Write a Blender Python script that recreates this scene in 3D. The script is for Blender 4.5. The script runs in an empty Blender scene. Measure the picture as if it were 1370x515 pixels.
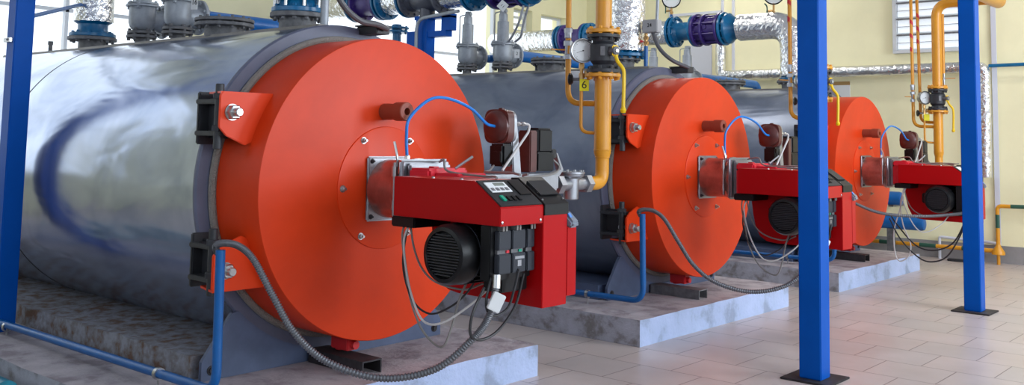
import bpy, bmesh, math, random
from mathutils import Vector, Matrix
random.seed(7)
S = bpy.context.scene
COL = S.collection
PI = math.pi

# ------------------------------------------------------------------ camera
F, YAW, PITCH, ROLL, CY, HC = 1280.37, 0.711125, 0.087043, 0.019436, 73.3945, 1.4037
fw = Vector((-math.sin(YAW)*math.cos(PITCH), math.cos(YAW)*math.cos(PITCH), math.sin(PITCH)))
rt = Vector((math.cos(YAW), math.sin(YAW), 0))
up = rt.cross(fw)
rt2 = rt*math.cos(ROLL) + up*math.sin(ROLL)
up2 = up*math.cos(ROLL) - rt*math.sin(ROLL)
cd = bpy.data.cameras.new('camera')
cam = bpy.data.objects.new('camera', cd); COL.objects.link(cam)
cam.matrix_world = Matrix(((rt2.x, up2.x, -fw.x, 0), (rt2.y, up2.y, -fw.y, 0), (rt2.z, up2.z, -fw.z, HC), (0, 0, 0, 1)))
cd.sensor_width = 36; cd.lens = 36*F/1370; cd.shift_y = (CY-257.5)/1370; cd.clip_start = 0.05; cd.clip_end = 200
S.camera = cam
# ------------------------------------------------------------------ light
S.view_settings.view_transform = 'Standard'; S.view_settings.look = 'None'
S.view_settings.gamma = 1; S.view_settings.use_curve_mapping = False
S.view_settings.exposure = 0.0
W = bpy.data.worlds.new('sky'); S.world = W; W.use_nodes = True
bg = W.node_tree.nodes['Background']; bg.inputs[0].default_value = (0.84, 0.92, 1.0, 1); bg.inputs[1].default_value = 1.8

def area(name, loc, normal, sx, sy, power, col):
    l = bpy.data.lights.new(name, 'AREA'); l.shape = 'RECTANGLE'; l.size = sx; l.size_y = sy; l.energy = power; l.color = col
    o = bpy.data.objects.new(name, l); COL.objects.link(o); o.location = loc
    n = Vector(normal).normalized(); o.rotation_euler = (-n).to_track_quat('Z', 'Y').to_euler()
    return o
XR, XL, YF, YN, ZT = 3.2, -9.5, 12.93, -3.6, 4.6       # room faces
# daylight just outside the window bands (walls in front of the burners, behind the camera, behind the boilers)
for k, y in enumerate((-0.6, 4.2, 9.0)):
    area('daylight_right', (XR+0.35, y, 2.6), (-1, 0, -0.12), 3.6, 2.3, (70, 230, 380)[k], (0.82, 0.91, 1.0))
for k, x in enumerate((-7.4, -4.2, -1.0)):
    area('daylight_near', (x, YN-0.35, 2.9), (0, 1, -0.1), 2.5, 2.0, 14, (0.86, 0.93, 1.0))
# unseen fill lights added under the ceiling, mainly to brighten the far wall
FILLS = [(-6.4, 1.6), (-6.4, 5.3), (-6.4, 8.8), (-1.6, 1.6), (-1.6, 5.3), (-1.6, 8.8), (-1.2, 11.6), (-6.4, 11.6)]

# ------------------------------------------------------------------ materials
def mat(name, base, rough=0.5, metal=0.0, noise=0, nscale=6.0, bump=0, bscale=30, col2=None, coat=0, emit=0, spec=None, detail=6, distort=0, stretch=None):
    m = bpy.data.materials.new(name); m.use_nodes = True; nt = m.node_tree; b = nt.nodes['Principled BSDF']
    def c4(c): return (c[0], c[1], c[2], 1)
    b.inputs['Base Color'].default_value = c4(base); b.inputs['Roughness'].default_value = rough; b.inputs['Metallic'].default_value = metal
    if spec is not None: b.inputs['Specular IOR Level'].default_value = spec
    if coat: b.inputs['Coat Weight'].default_value = coat; b.inputs['Coat Roughness'].default_value = 0.08
    if emit: b.inputs['Emission Color'].default_value = c4(base); b.inputs['Emission Strength'].default_value = emit
    if noise or bump or col2:
        tc = nt.nodes.new('ShaderNodeTexCoord'); mp = nt.nodes.new('ShaderNodeMapping'); nt.links.new(tc.outputs['Object'], mp.inputs[0])
        if stretch: mp.inputs['Scale'].default_value = stretch
    if noise or col2:
        n = nt.nodes.new('ShaderNodeTexNoise'); n.inputs['Scale'].default_value = nscale; n.inputs['Detail'].default_value = detail
        n.inputs['Roughness'].default_value = 0.62; n.inputs['Distortion'].default_value = distort
        nt.links.new(mp.outputs[0], n.inputs['Vector'])
        r = nt.nodes.new('ShaderNodeValToRGB'); r.color_ramp.elements[0].position = 0.36; r.color_ramp.elements[1].position = 0.66
        a = col2 if col2 else tuple(v*(1-noise) for v in base)
        r.color_ramp.elements[0].color = c4(a); r.color_ramp.elements[1].color = c4(base)
        nt.links.new(n.outputs['Fac'], r.inputs[0]); nt.links.new(r.outputs[0], b.inputs['Base Color'])
    if bump:
        n2 = nt.nodes.new('ShaderNodeTexNoise'); n2.inputs['Scale'].default_value = bscale; n2.inputs['Detail'].default_value = 4
        nt.links.new(mp.outputs[0], n2.inputs['Vector'])
        bp = nt.nodes.new('ShaderNodeBump'); bp.inputs['Strength'].default_value = bump; bp.inputs['Distance'].default_value = 0.02
        nt.links.new(n2.outputs['Fac'], bp.inputs['Height']); nt.links.new(bp.outputs[0], b.inputs['Normal'])
    return m

M = {}
M['orange'] = mat('orange_enamel', (0.70, 0.045, 0.005), 0.40, noise=0.2, nscale=1.3, spec=0.25, distort=0.3)
M['orange2'] = mat('orange_enamel_plain', (0.70, 0.046, 0.006), 0.38, spec=0.25)
M['stub'] = mat('heat_browned_paint', (0.26, 0.05, 0.025), 0.5)
M['collar'] = mat('grey_blue_paint', (0.115, 0.125, 0.19), 0.45, noise=0.25, nscale=3)
M['saddle'] = mat('saddle_paint', (0.085, 0.115, 0.20), 0.5, noise=0.3, nscale=4)
M['rope'] = mat('gasket_rope', (0.30, 0.27, 0.24), 0.95, bump=1.0, bscale=120)
M['castiron'] = mat('dark_cast_iron', (0.028, 0.03, 0.036), 0.5, noise=0.3, nscale=15)
M['steel'] = mat('bright_steel', (0.48, 0.48, 0.48), 0.3, 1.0)
M['flange'] = mat('weathered_grey_flange', (0.20, 0.20, 0.21), 0.6, 0.4, noise=0.4, nscale=20)
M['valvegrey'] = mat('grey_valve_paint', (0.38, 0.41, 0.45), 0.42, 0.2, noise=0.25, nscale=9)
M['greydark'] = mat('dark_grey_valve_paint', (0.09, 0.095, 0.12), 0.4, 0.2)
M['blue'] = mat('blue_column_paint', (0.0, 0.085, 0.43), 0.4, noise=0.12, nscale=3, spec=0.1)
M['bluepipe'] = mat('blue_pipe_paint', (0.002, 0.115, 0.38), 0.35, noise=0.2, nscale=8)
M['teal'] = mat('teal_blue_flange_paint', (0.0, 0.13, 0.30), 0.3, noise=0.2, nscale=10)
M['turq'] = mat('turquoise_pipe_paint', (0.02, 0.30, 0.42), 0.4, noise=0.5, nscale=14)
M['purple'] = mat('violet_valve_paint', (0.045, 0.02, 0.17), 0.35, noise=0.2, nscale=10)
M['yellow'] = mat('ochre_gas_pipe_paint', (0.72, 0.31, 0.018), 0.32, noise=0.1, nscale=6)
M['lever'] = mat('yellow_lever', (0.80, 0.52, 0.0), 0.4)
M['red'] = mat('burner_red', (0.42, 0.002, 0.004), 0.32, spec=0.2)
M['redlight'] = mat('bracket_red', (0.62, 0.012, 0.03), 0.4)
M['black'] = mat('black_plastic', (0.006, 0.006, 0.007), 0.38, spec=0.3)
M['panelgrey'] = mat('anthracite_plastic', (0.024, 0.024, 0.026), 0.45, spec=0.3)
M['boxgrey'] = mat('box_grey', (0.36, 0.36, 0.37), 0.5)
M['relay'] = mat('relay_grey', (0.028, 0.032, 0.042), 0.5, spec=0.3)
M['white'] = mat('white_plastic', (0.75, 0.76, 0.76), 0.45)
M['lcd'] = mat('lcd_grey', (0.22, 0.24, 0.21), 0.2)
M['green'] = mat('green_switch', (0.0, 0.32, 0.20), 0.3)
M['alu'] = mat('cast_aluminium', (0.40, 0.41, 0.44), 0.38, 0.85, noise=0.2, nscale=12)
M['duct'] = mat('heat_tinted_duct', (0.52, 0.27, 0.23), 0.3, 0.75, noise=0.45, nscale=7)
M['brown'] = mat('red_brown_lacquer', (0.11, 0.033, 0.028), 0.35, noise=0.3, nscale=12)
M['brass'] = mat('brass', (0.50, 0.30, 0.12), 0.35, 0.9)
M['hoseblue'] = mat('blue_air_hose', (0.01, 0.19, 0.62), 0.3)
M['cabledark'] = mat('dark_grey_cable', (0.085, 0.085, 0.095), 0.45)
M['hosegrey'] = mat('ribbed_steel_hose', (0.15, 0.155, 0.17), 0.4, 0.5)
M['cablegrey'] = mat('grey_cable', (0.22, 0.21, 0.20), 0.5)
M['cablewhite'] = mat('pale_cable', (0.55, 0.53, 0.52), 0.5)
M['cableblack'] = mat('black_cable', (0.02, 0.02, 0.023), 0.45)
M['tagyellow'] = mat('tag_yellow', (0.75, 0.68, 0.0), 0.5)
M['redmark'] = mat('red_marking', (0.55, 0.015, 0.02), 0.5)
M['striped_green'] = mat('dark_green_stripe', (0.02, 0.09, 0.06), 0.5)
M['glass'] = mat('gauge_glass', (0.7, 0.72, 0.72), 0.25)
M['clear'] = mat('clear_plastic', (0.22, 0.25, 0.30), 0.15)
M['whitepaint'] = mat('white_conduit', (0.62, 0.63, 0.70), 0.4)
M['frame'] = mat('window_frame_white', (0.62, 0.64, 0.66), 0.4)
M['strip'] = mat('top_plate_grey', (0.26, 0.24, 0.22), 0.5, 0.3, noise=0.3)
M['ceiling'] = mat('ceiling_white', (0.54, 0.58, 0.65), 0.9)
M['cream'] = mat('cream_wall', (0.90, 0.84, 0.55), 0.75, noise=0.06, nscale=2)
M['greywall'] = mat('pale_grey_wall', (0.45, 0.50, 0.58), 0.8)
M['glowpane'] = mat('glowing_glass_louvre', (0.80, 0.86, 0.92), 0.3, emit=0.45)  # emission stands in for daylight coming through the louvre glass
M['addedband'] = mat('added_blue_grey_band', (0.10, 0.13, 0.18), 0.5)  # colour of the bands added to darken reflections in the shell
M['skirt'] = mat('grey_skirting', (0.30, 0.29, 0.29), 0.6, noise=0.15, nscale=6)
M['fillglow'] = mat('fill_diffuser', (1, 0.98, 0.94), 0.5, emit=6)
M['dirt'] = mat('dirty_steel_channel', (0.05, 0.045, 0.05), 0.6, 0.4, noise=0.5, nscale=12)

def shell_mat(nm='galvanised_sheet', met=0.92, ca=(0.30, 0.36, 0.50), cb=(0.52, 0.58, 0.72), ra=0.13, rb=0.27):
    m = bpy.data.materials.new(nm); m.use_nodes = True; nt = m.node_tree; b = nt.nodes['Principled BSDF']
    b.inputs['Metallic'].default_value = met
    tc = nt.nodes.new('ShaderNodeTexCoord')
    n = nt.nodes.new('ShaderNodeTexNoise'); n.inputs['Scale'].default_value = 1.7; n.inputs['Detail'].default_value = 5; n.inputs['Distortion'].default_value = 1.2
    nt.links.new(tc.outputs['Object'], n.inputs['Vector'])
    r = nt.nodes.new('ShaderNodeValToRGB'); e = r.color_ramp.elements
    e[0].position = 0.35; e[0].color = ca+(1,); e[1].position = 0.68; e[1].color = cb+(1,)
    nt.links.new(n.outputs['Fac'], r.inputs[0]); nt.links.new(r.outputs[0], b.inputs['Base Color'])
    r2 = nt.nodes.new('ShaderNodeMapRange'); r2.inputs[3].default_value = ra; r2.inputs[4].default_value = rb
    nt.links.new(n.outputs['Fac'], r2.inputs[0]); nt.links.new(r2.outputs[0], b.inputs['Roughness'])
    mp = nt.nodes.new('ShaderNodeMapping'); mp.inputs['Scale'].default_value = (0.55, 1.6, 1.6); nt.links.new(tc.outputs['Object'], mp.inputs[0])
    n2 = nt.nodes.new('ShaderNodeTexNoise'); n2.inputs['Scale'].default_value = 2.2; n2.inputs['Detail'].default_value = 2; n2.inputs['Distortion'].default_value = 0.6
    nt.links.new(mp.outputs[0], n2.inputs['Vector'])
    bp = nt.nodes.new('ShaderNodeBump'); bp.inputs['Strength'].default_value = 0.55; bp.inputs['Distance'].default_value = 0.03
    nt.links.new(n2.outputs['Fac'], bp.inputs['Height']); nt.links.new(bp.outputs[0], b.inputs['Normal'])
    return m
M['shell'] = shell_mat()
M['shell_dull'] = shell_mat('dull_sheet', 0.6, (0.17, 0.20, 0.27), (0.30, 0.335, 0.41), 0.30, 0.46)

def foil_mat():
    m = bpy.data.materials.new('crumpled_foil'); m.use_nodes = True; nt = m.node_tree; b = nt.nodes['Principled BSDF']
    b.inputs['Metallic'].default_value = 0.95; b.inputs['Roughness'].default_value = 0.24; b.inputs['Base Color'].default_value = (0.80, 0.80, 0.81, 1)
    tc = nt.nodes.new('ShaderNodeTexCoord')
    v = nt.nodes.new('ShaderNodeTexVoronoi'); v.inputs['Scale'].default_value = 16
    n = nt.nodes.new('ShaderNodeTexNoise'); n.inputs['Scale'].default_value = 14; n.inputs['Detail'].default_value = 3
    nt.links.new(tc.outputs['Object'], n.inputs['Vector'])
    mx = nt.nodes.new('ShaderNodeVectorMath'); mx.operation = 'MULTIPLY_ADD'; mx.inputs[1].default_value = (0.12, 0.12, 0.12)
    nt.links.new(n.outputs['Color'], mx.inputs[0]); nt.links.new(tc.outputs['Object'], mx.inputs[2]); nt.links.new(mx.outputs[0], v.inputs['Vector'])
    bp = nt.nodes.new('ShaderNodeBump'); bp.inputs['Strength'].default_value = 0.55; bp.inputs['Distance'].default_value = 0.02
    nt.links.new(v.outputs['Distance'], bp.inputs['Height']); nt.links.new(bp.outputs[0], b.inputs['Normal'])
    return m
M['foil'] = foil_mat()

def floor_mat():
    m = bpy.data.materials.new('floor_tiles'); m.use_nodes = True; nt = m.node_tree; b = nt.nodes['Principled BSDF']
    tc = nt.nodes.new('ShaderNodeTexCoord'); mp = nt.nodes.new('ShaderNodeMapping'); mp.inputs['Location'].default_value = (-0.0795, -0.152, 0)
    nt.links.new(tc.outputs['Object'], mp.inputs[0])
    br = nt.nodes.new('ShaderNodeTexBrick'); br.inputs['Scale'].default_value = 1; br.inputs['Brick Width'].default_value = 0.433; br.inputs['Row Height'].default_value = 0.423
    br.inputs['Mortar Size'].default_value = 0.0034; br.inputs['Mortar Smooth'].default_value = 0.1; br.offset = 0.5; br.offset_frequency = 2
    br.inputs['Color1'].default_value = (0.55, 0.47, 0.44, 1); br.inputs['Color2'].default_value = (0.50, 0.45, 0.43, 1); br.inputs['Mortar'].default_value = (0.17, 0.12, 0.11, 1)
    nt.links.new(mp.outputs[0], br.inputs['Vector'])
    n = nt.nodes.new('ShaderNodeTexNoise'); n.inputs['Scale'].default_value = 2.3; n.inputs['Detail'].default_value = 9; n.inputs['Roughness'].default_value = 0.65
    nt.links.new(tc.outputs['Object'], n.inputs['Vector'])
    r = nt.nodes.new('ShaderNodeValToRGB'); e = r.color_ramp.elements; e[0].position = 0.3; e[0].color = (0.90, 0.87, 0.85, 1); e[1].position = 0.7; e[1].color = (1.08, 1.05, 1.05, 1)
    nt.links.new(n.outputs['Fac'], r.inputs[0])
    mx = nt.nodes.new('ShaderNodeMix'); mx.data_type = 'RGBA'; mx.blend_type = 'MULTIPLY'; mx.inputs[0].default_value = 1
    nt.links.new(br.outputs['Color'], mx.inputs[6]); nt.links.new(r.outputs[0], mx.inputs[7]); nt.links.new(mx.outputs[2], b.inputs['Base Color'])
    r2 = nt.nodes.new('ShaderNodeMapRange'); r2.inputs[3].default_value = 0.24; r2.inputs[4].default_value = 0.38
    nt.links.new(n.outputs['Fac'], r2.inputs[0]); nt.links.new(r2.outputs[0], b.inputs['Roughness'])
    bp = nt.nodes.new('ShaderNodeBump'); bp.invert = True; bp.inputs['Strength'].default_value = 0.5; bp.inputs['Distance'].default_value = 0.004
    nt.links.new(br.outputs['Fac'], bp.inputs['Height']); nt.links.new(bp.outputs[0], b.inputs['Normal'])
    return m
M['floor'] = floor_mat()

def concrete(name, c1, c2, c3, scale=5.0):
    m = bpy.data.materials.new(name); m.use_nodes = True; nt = m.node_tree; b = nt.nodes['Principled BSDF']; b.inputs['Roughness'].default_value = 0.75
    tc = nt.nodes.new('ShaderNodeTexCoord')
    n = nt.nodes.new('ShaderNodeTexNoise'); n.inputs['Scale'].default_value = scale; n.inputs['Detail'].default_value = 10; n.inputs['Roughness'].default_value = 0.6; n.inputs['Distortion'].default_value = 0.12
    nt.links.new(tc.outputs['Object'], n.inputs['Vector'])
    r = nt.nodes.new('ShaderNodeValToRGB'); e = r.color_ramp.elements
    e[0].position = 0.38; e[0].color = c3+(1,); e[1].position = 0.62; e[1].color = c1+(1,)
    x = e.new(0.48); x.color = c2+(1,)
    nt.links.new(n.outputs['Fac'], r.inputs[0]); nt.links.new(r.outputs[0], b.inputs['Base Color'])
    n2 = nt.nodes.new('ShaderNodeTexNoise'); n2.inputs['Scale'].default_value = 40; n2.inputs['Detail'].default_value = 6
    nt.links.new(tc.outputs['Object'], n2.inputs['Vector'])
    bp = nt.nodes.new('ShaderNodeBump'); bp.inputs['Strength'].default_value = 0.5; bp.inputs['Distance'].default_value = 0.01
    nt.links.new(n2.outputs['Fac'], bp.inputs['Height']); nt.links.new(bp.outputs[0], b.inputs['Normal'])
    return m
M['conctop'] = concrete('plinth_top_concrete', (0.46, 0.41, 0.43), (0.38, 0.34, 0.36), (0.25, 0.21, 0.23), 5)
M['concside'] = concrete('painted_plinth_side', (0.42, 0.50, 0.72), (0.38, 0.46, 0.66), (0.27, 0.32, 0.44), 3.5)
M['concdark'] = concrete('gritty_plinth_side', (0.42, 0.43, 0.50), (0.36, 0.365, 0.42), (0.20, 0.19, 0.19), 6)
M['tier'] = concrete('flaking_plinth_tier', (0.24, 0.25, 0.29), (0.17, 0.16, 0.17), (0.13, 0.07, 0.045), 14)

# ------------------------------------------------------------------ mesh builder
class G:
    def __init__(s): s.b = bmesh.new()
    def _fr(s, ax):
        ax = Vector(ax).normalized(); t = Vector((0, 0, 1)) if abs(ax.z) < 0.9 else Vector((1, 0, 0))
        u = t.cross(ax).normalized(); return ax, u, ax.cross(u)
    def box(s, x0, x1, y0, y1, z0, z1, bev=0, seg=2):
        t = bmesh.new(); r = bmesh.ops.create_cube(t, size=1)
        for v in t.verts: v.co = Vector(((x0+x1)/2+v.co.x*(x1-x0), (y0+y1)/2+v.co.y*(y1-y0), (z0+z1)/2+v.co.z*(z1-z0)))
        if bev: bmesh.ops.bevel(t, geom=t.edges[:], offset=bev, segments=seg, affect='EDGES', clamp_overlap=True)
        s.merge(t); return s
    def merge(s, t):
        mp = {}
        for v in t.verts: mp[v] = s.b.verts.new(v.co)
        for f in t.faces:
            try: s.b.faces.new([mp[v] for v in f.verts])
            except ValueError: pass
        t.free()
    def obox(s, c, ax, up_, lx, ly, lz, bev=0):
        # box of size lx along ax, ly along side, lz along up
        t = G(); t.box(-lx/2, lx/2, -ly/2, ly/2, -lz/2, lz/2, bev)
        a = Vector(ax).normalized(); z = Vector(up_); z = (z-a*z.dot(a)).normalized(); y = z.cross(a)
        for v in t.b.verts: v.co = Vector(c)+a*v.co.x+y*v.co.y+z*v.co.z
        s.merge(t.b); return s
    def lathe(s, o, ax, prof, n=32, ang0=0):
        o = Vector(o); a, u, w = s._fr(ax); rings = []
        for (t, r) in prof:
            if r < 1e-6: rings.append([s.b.verts.new(o+a*t)])
            else: rings.append([s.b.verts.new(o+a*t+(u*math.cos(ang0+2*PI*k/n)+w*math.sin(ang0+2*PI*k/n))*r) for k in range(n)])
        for A, B in zip(rings, rings[1:]):
            for k in range(n):
                k2 = (k+1) % n
                try:
                    if len(A) == 1 and len(B) == 1: continue
                    if len(A) == 1: s.b.faces.new((A[0], B[k], B[k2]))
                    elif len(B) == 1: s.b.faces.new((A[k], A[k2], B[0]))
                    else: s.b.faces.new((A[k], A[k2], B[k2], B[k]))
                except ValueError: pass
        return s
    def cyl(s, p0, p1, r, n=24, r2=None, bev=0):
        p0, p1 = Vector(p0), Vector(p1); L = (p1-p0).length; r2 = r if r2 is None else r2
        if bev: pr = [(0, 0), (0, r-bev), (bev, r), (L-bev, r2), (L, r2-bev), (L, 0)]
        else: pr = [(0, 0), (0, r), (L, r2), (L, 0)]
        return s.lathe(p0, p1-p0, pr, n)
    def hexn(s, p, ax, r, h):
        s.lathe(p, ax, [(0, 0), (0, r), (h*0.85, r), (h, r*0.85), (h, 0)], 6); return s
    def bolt(s, p, ax, r, h=None):
        h = h or r*0.9; s.lathe(p, ax, [(0, 0), (0, r*1.35), (h*0.15, r*1.35), (h*0.15, 0)], 14); s.hexn(p, ax, r, h)
        q = Vector(p)+Vector(ax).normalized()*h; s.cyl(q-Vector(ax).normalized()*0.001, q+Vector(ax).normalized()*h*0.7, r*0.5, 10); return s
    def tube(s, pts, r, n=10, sub=6, straight=False, cap=True):
        P = [Vector(p) for p in pts]
        if not straight and len(P) > 2:
            Q = []
            for i in range(len(P)-1):
                a = P[i-1] if i else P[0]*2-P[1]; b, c = P[i], P[i+1]; d = P[i+2] if i+2 < len(P) else P[-1]*2-P[-2]
                for k in range(sub):
                    t = k/sub; t2, t3 = t*t, t*t*t
                    Q.append(0.5*((2*b)+(c-a)*t+(2*a-5*b+4*c-d)*t2+(3*b-3*c+d-a)*t3))
            Q.append(P[-1]); P = Q
        T = []
        for i in range(len(P)):
            d = (P[min(i+1, len(P)-1)]-P[max(i-1, 0)]); T.append(d.normalized())
        _, u, w = s._fr(T[0]); rings = []
        for i, p in enumerate(P):
            u = (u-T[i]*u.dot(T[i])).normalized(); w = T[i].cross(u)
            rr = r(i/(len(P)-1)) if callable(r) else r
            rings.append([s.b.verts.new(p+(u*math.cos(2*PI*k/n)+w*math.sin(2*PI*k/n))*rr) for k in range(n)])
        for A, B in zip(rings, rings[1:]):
            for k in range(n): s.b.faces.new((A[k], A[(k+1) % n], B[(k+1) % n], B[k]))
        if cap:
            s.b.faces.new(rings[0][::-1]); s.b.faces.new(rings[-1])
        return s
    def prism(s, poly, axis, a0, a1, bev=0):
        # poly: 2D points in the plane across axis: 'X'->(y,z) 'Y'->(x,z) 'Z'->(x,y)
        t = bmesh.new()
        def mk(p, a): return {'X': (a, p[0], p[1]), 'Y': (p[0], a, p[1]), 'Z': (p[0], p[1], a)}[axis]
        A = [t.verts.new(mk(p, a0)) for p in poly]; B = [t.verts.new(mk(p, a1)) for p in poly]
        t.faces.new(A[::-1]); t.faces.new(B); n = len(poly)
        for k in range(n): t.faces.new((A[k], A[(k+1) % n], B[(k+1) % n], B[k]))
        bmesh.ops.recalc_face_normals(t, faces=t.faces[:])
        if bev: bmesh.ops.bevel(t, geom=t.edges[:], offset=bev, segments=2, affect='EDGES', clamp_overlap=True)
        s.merge(t); return s
    def flange(s, c, ax, R, h, bolts=8, br=0.012, both=True, rb=None):
        # disc with bolt heads; c is the centre of the disc
        a = Vector(ax).normalized(); c = Vector(c); e = min(0.004, h*0.2)
        s.lathe(c-a*h/2, a, [(0, 0), (0, R-e), (e, R), (h-e, R), (h, R-e), (h, 0)], 36)
        _, u, w = s._fr(a)
        for k in range(bolts):
            t = 2*PI*(k+0.5)/bolts; p = c+(u*math.cos(t)+w*math.sin(t))*(rb or R*0.83)
            s.hexn(p+a*h/2, a, br, br*1.3)
            if both: s.hexn(p-a*h/2, -a, br, br*1.3)
        return s

def bend(pts, r, seg=7):
    # straight runs joined by quarter-round bends of radius r
    P = [Vector(p) for p in pts]; out = [P[0]]
    for i in range(1, len(P)-1):
        a = (P[i-1]-P[i]); b = (P[i+1]-P[i]); rr = min(r, a.length*0.49, b.length*0.49)
        a.normalize(); b.normalize(); ang = a.angle(b); d = rr/math.tan(ang/2) if ang < PI-0.01 else rr
        d = min(d, (P[i-1]-P[i]).length*0.49, (P[i+1]-P[i]).length*0.49)
        p0, p1 = P[i]+a*d, P[i]+b*d
        for k in range(seg+1):
            t = k/seg; out.append((1-t)**2*p0+2*t*(1-t)*P[i]+t*t*p1)
    out.append(P[-1]); return out

ORG = {}
def link(name, g, m, parent=None, ang=35):
    me = bpy.data.meshes.new(name)
    bmesh.ops.recalc_face_normals(g.b, faces=g.b.faces[:])
    o0 = Vector((0, 0, 0))
    root = parent
    while root is not None and root.parent is not None: root = root.parent
    if root is not None: o0 = ORG[root]
    if o0.length > 0:
        for v in g.b.verts: v.co -= o0
    g.b.to_mesh(me); g.b.free()
    for p in me.polygons: p.use_smooth = True
    me.set_sharp_from_angle(angle=math.radians(ang))
    for mm in (m if isinstance(m, list) else [m]): me.materials.append(M[mm])
    o = bpy.data.objects.new(name, me); COL.objects.link(o)
    if parent is not None: o.parent = parent
    return o
def tag(o, label, cat, group=None, kind=None):
    if label: o['label'] = label
    if cat: o['category'] = cat
    if group: o['group'] = group
    if kind: o['kind'] = kind
    return o
def root(name, loc, label, cat, group=None):
    o = bpy.data.objects.new(name, None); COL.objects.link(o); o.location = loc; o.empty_display_size = 0.1
    ORG[o] = Vector(loc); return tag(o, label, cat, group)
def one(name, g, m, label, cat, group=None, loc=None):
    # a thing made of a single mesh, origin at loc
    if loc is None:
        cs = [v.co for v in g.b.verts]
        loc = Vector((sum(c.x for c in cs)/len(cs), sum(c.y for c in cs)/len(cs), min(c.z for c in cs)))
    loc = Vector(loc)
    for v in g.b.verts: v.co -= loc
    o = link(name, g, m); o.location = loc; ORG[o] = loc; return tag(o, label, cat, group)
def struct(name, g, m):
    o = link(name, g, m); o['kind'] = 'structure'; ORG[o] = Vector((0, 0, 0)); return o
def dup(o, off, label=None, skip=()):
    r = o.copy(); COL.objects.link(r); r.location = o.location+Vector(off)
    if label: r['label'] = label
    ORG[r] = ORG[o]+Vector(off)
    for ch in list(o.children):
        if ch.name.split('.')[0] in skip: continue
        c = ch.copy(); COL.objects.link(c); c.parent = r
        for gch in list(ch.children):
            d = gch.copy(); COL.objects.link(d); d.parent = c
    return r
def text(name, s, size, c, right, upv, m, parent, ext=0.0008):
    cu = bpy.data.curves.new(name, 'FONT'); cu.body = s; cu.size = size; cu.align_x = 'CENTER'; cu.align_y = 'CENTER'; cu.extrude = ext
    t = bpy.data.objects.new('t', cu); COL.objects.link(t)
    dg = bpy.context.evaluated_depsgraph_get(); me = bpy.data.meshes.new_from_object(t.evaluated_get(dg)); bpy.data.objects.remove(t)
    x = Vector(right).normalized(); y = Vector(upv); y = (y-x*y.dot(x)).normalized(); z = x.cross(y)
    R = parent
    while R.parent is not None: R = R.parent
    o0 = ORG[R]
    for v in me.vertices: v.co = Vector(c)+x*v.co.x+y*v.co.y+z*v.co.z-o0
    me.materials.clear(); me.materials.append(M[m]); me.name = name
    o = bpy.data.objects.new(name, me); COL.objects.link(o); o.parent = parent; return o

# ================================================================== ROOM
DY = 3.4506; X0 = -3.8913; YB = 3.4913; ZC = 1.1288; R0 = 0.80; RS = 0.893
g = G(); g.box(XL-0.3, XR+0.3, YN-0.3, YF+0.3, -0.2, 0.0); struct('floor', g, 'floor')
g = G(); g.box(XL-0.3, XR+0.3, YN-0.3, YF+0.3, ZT, ZT+0.2); struct('ceiling', g, 'ceiling')
g = G(); g.box(XL-0.3, XR+0.3, YF, YF+0.3, 0, ZT); struct('wall_far', g, 'cream')
g = G(); g.box(XL-0.3, XR, YF-0.02, YF+0.01, 0, 0.211); struct('baseboard_far', g, 'skirt')
def holed(name, axis, at0, at1, u0, u1, holes, m='cream'):
    # wall slab across axis with rectangular holes [(ua,ub,za,zb)], sorted along u
    g = G(); cur = u0
    def bx(a, b, z0, z1):
        if b-a < 1e-4 or z1-z0 < 1e-4: return
        if axis == 'X': g.box(at0, at1, a, b, z0, z1)
        else: g.box(a, b, at0, at1, z0, z1)
    for (a, b, za, zb) in holes:
        bx(cur, a, 0, ZT); bx(a, b, 0, za); bx(a, b, zb, ZT); cur = b
    bx(cur, u1, 0, ZT); return struct(name, g, m)
rear = [(0.6, 5.55, 1.0, 4.2), (6.9, 10.75, 1.0, 4.2), (11.05, 11.5, 3.06, 3.40), (11.72, 12.38, 3.06, 3.38)]
holed('wall_left', 'X', XL-0.3, XL, YN-0.3, YF, rear)
right = [(-2.4, 1.2, 1.4, 3.8), (2.4, 6.0, 1.4, 3.8), (7.2, 10.8, 1.4, 3.8)]
holed('wall_right', 'X', XR, XR+0.3, YN-0.3, YF, right, 'greywall')
near = [(-8.6, -6.2, 1.9, 3.9), (-5.4, -3.0, 1.9, 3.9), (-2.2, 0.2, 1.9, 3.9)]
holed('wall_near', 'Y', YN-0.3, YN, XL-0.3, XR+0.3, near, 'greywall')
wi = 0
def window(axis, at, a, b, z0, z1, nv, nh):
    global wi; wi += 1; g = G(); t = 0.035
    def bx(ua, ub, za, zb):
        if axis == 'X': g.box(at-0.03, at+0.03, ua, ub, za, zb)
        else: g.box(ua, ub, at-0.03, at+0.03, za, zb)
    bx(a, b, z0, z0+t); bx(a, b, z1-t, z1)
    for k in range(nv+1):
        u = a+(b-a)*k/nv; lo = max(a, u-t/2) if k else a; hi = min(b, u+t/2) if k < nv else b
        if k == 0: hi = a+t
        if k == nv: lo = b-t
        bx(lo, hi, z0+t, z1-t)
    for k in range(1, nh): zz = z0+(z1-z0)*k/nh; bx(a+t, b-t, zz-t/2, zz+t/2)
    struct('window_%d' % wi, g, 'frame')
window('X', XL-0.15, *rear[0], 4, 2); window('X', XL-0.15, *rear[1], 3, 2)
window('X', XL-0.15, *rear[2], 1, 3); window('X', XL-0.15, *rear[3], 1, 1)
for h in right: window('X', XR+0.15, *h, 3, 2)
for h in near: window('Y', YN-0.15, *h, 2, 2)

g = G(); g.box(XL, XR, YN, YN+0.012, 0, 1.7); struct('added_band_1', g, 'addedband')  # unseen dark band added so the shell's lower half reflects darker
g = G(); g.box(XR-0.012, XR, YN+0.012, YF-0.03, 0, 1.2); struct('added_band_2', g, 'addedband')  # same added dark band along the unseen right wall
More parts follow.
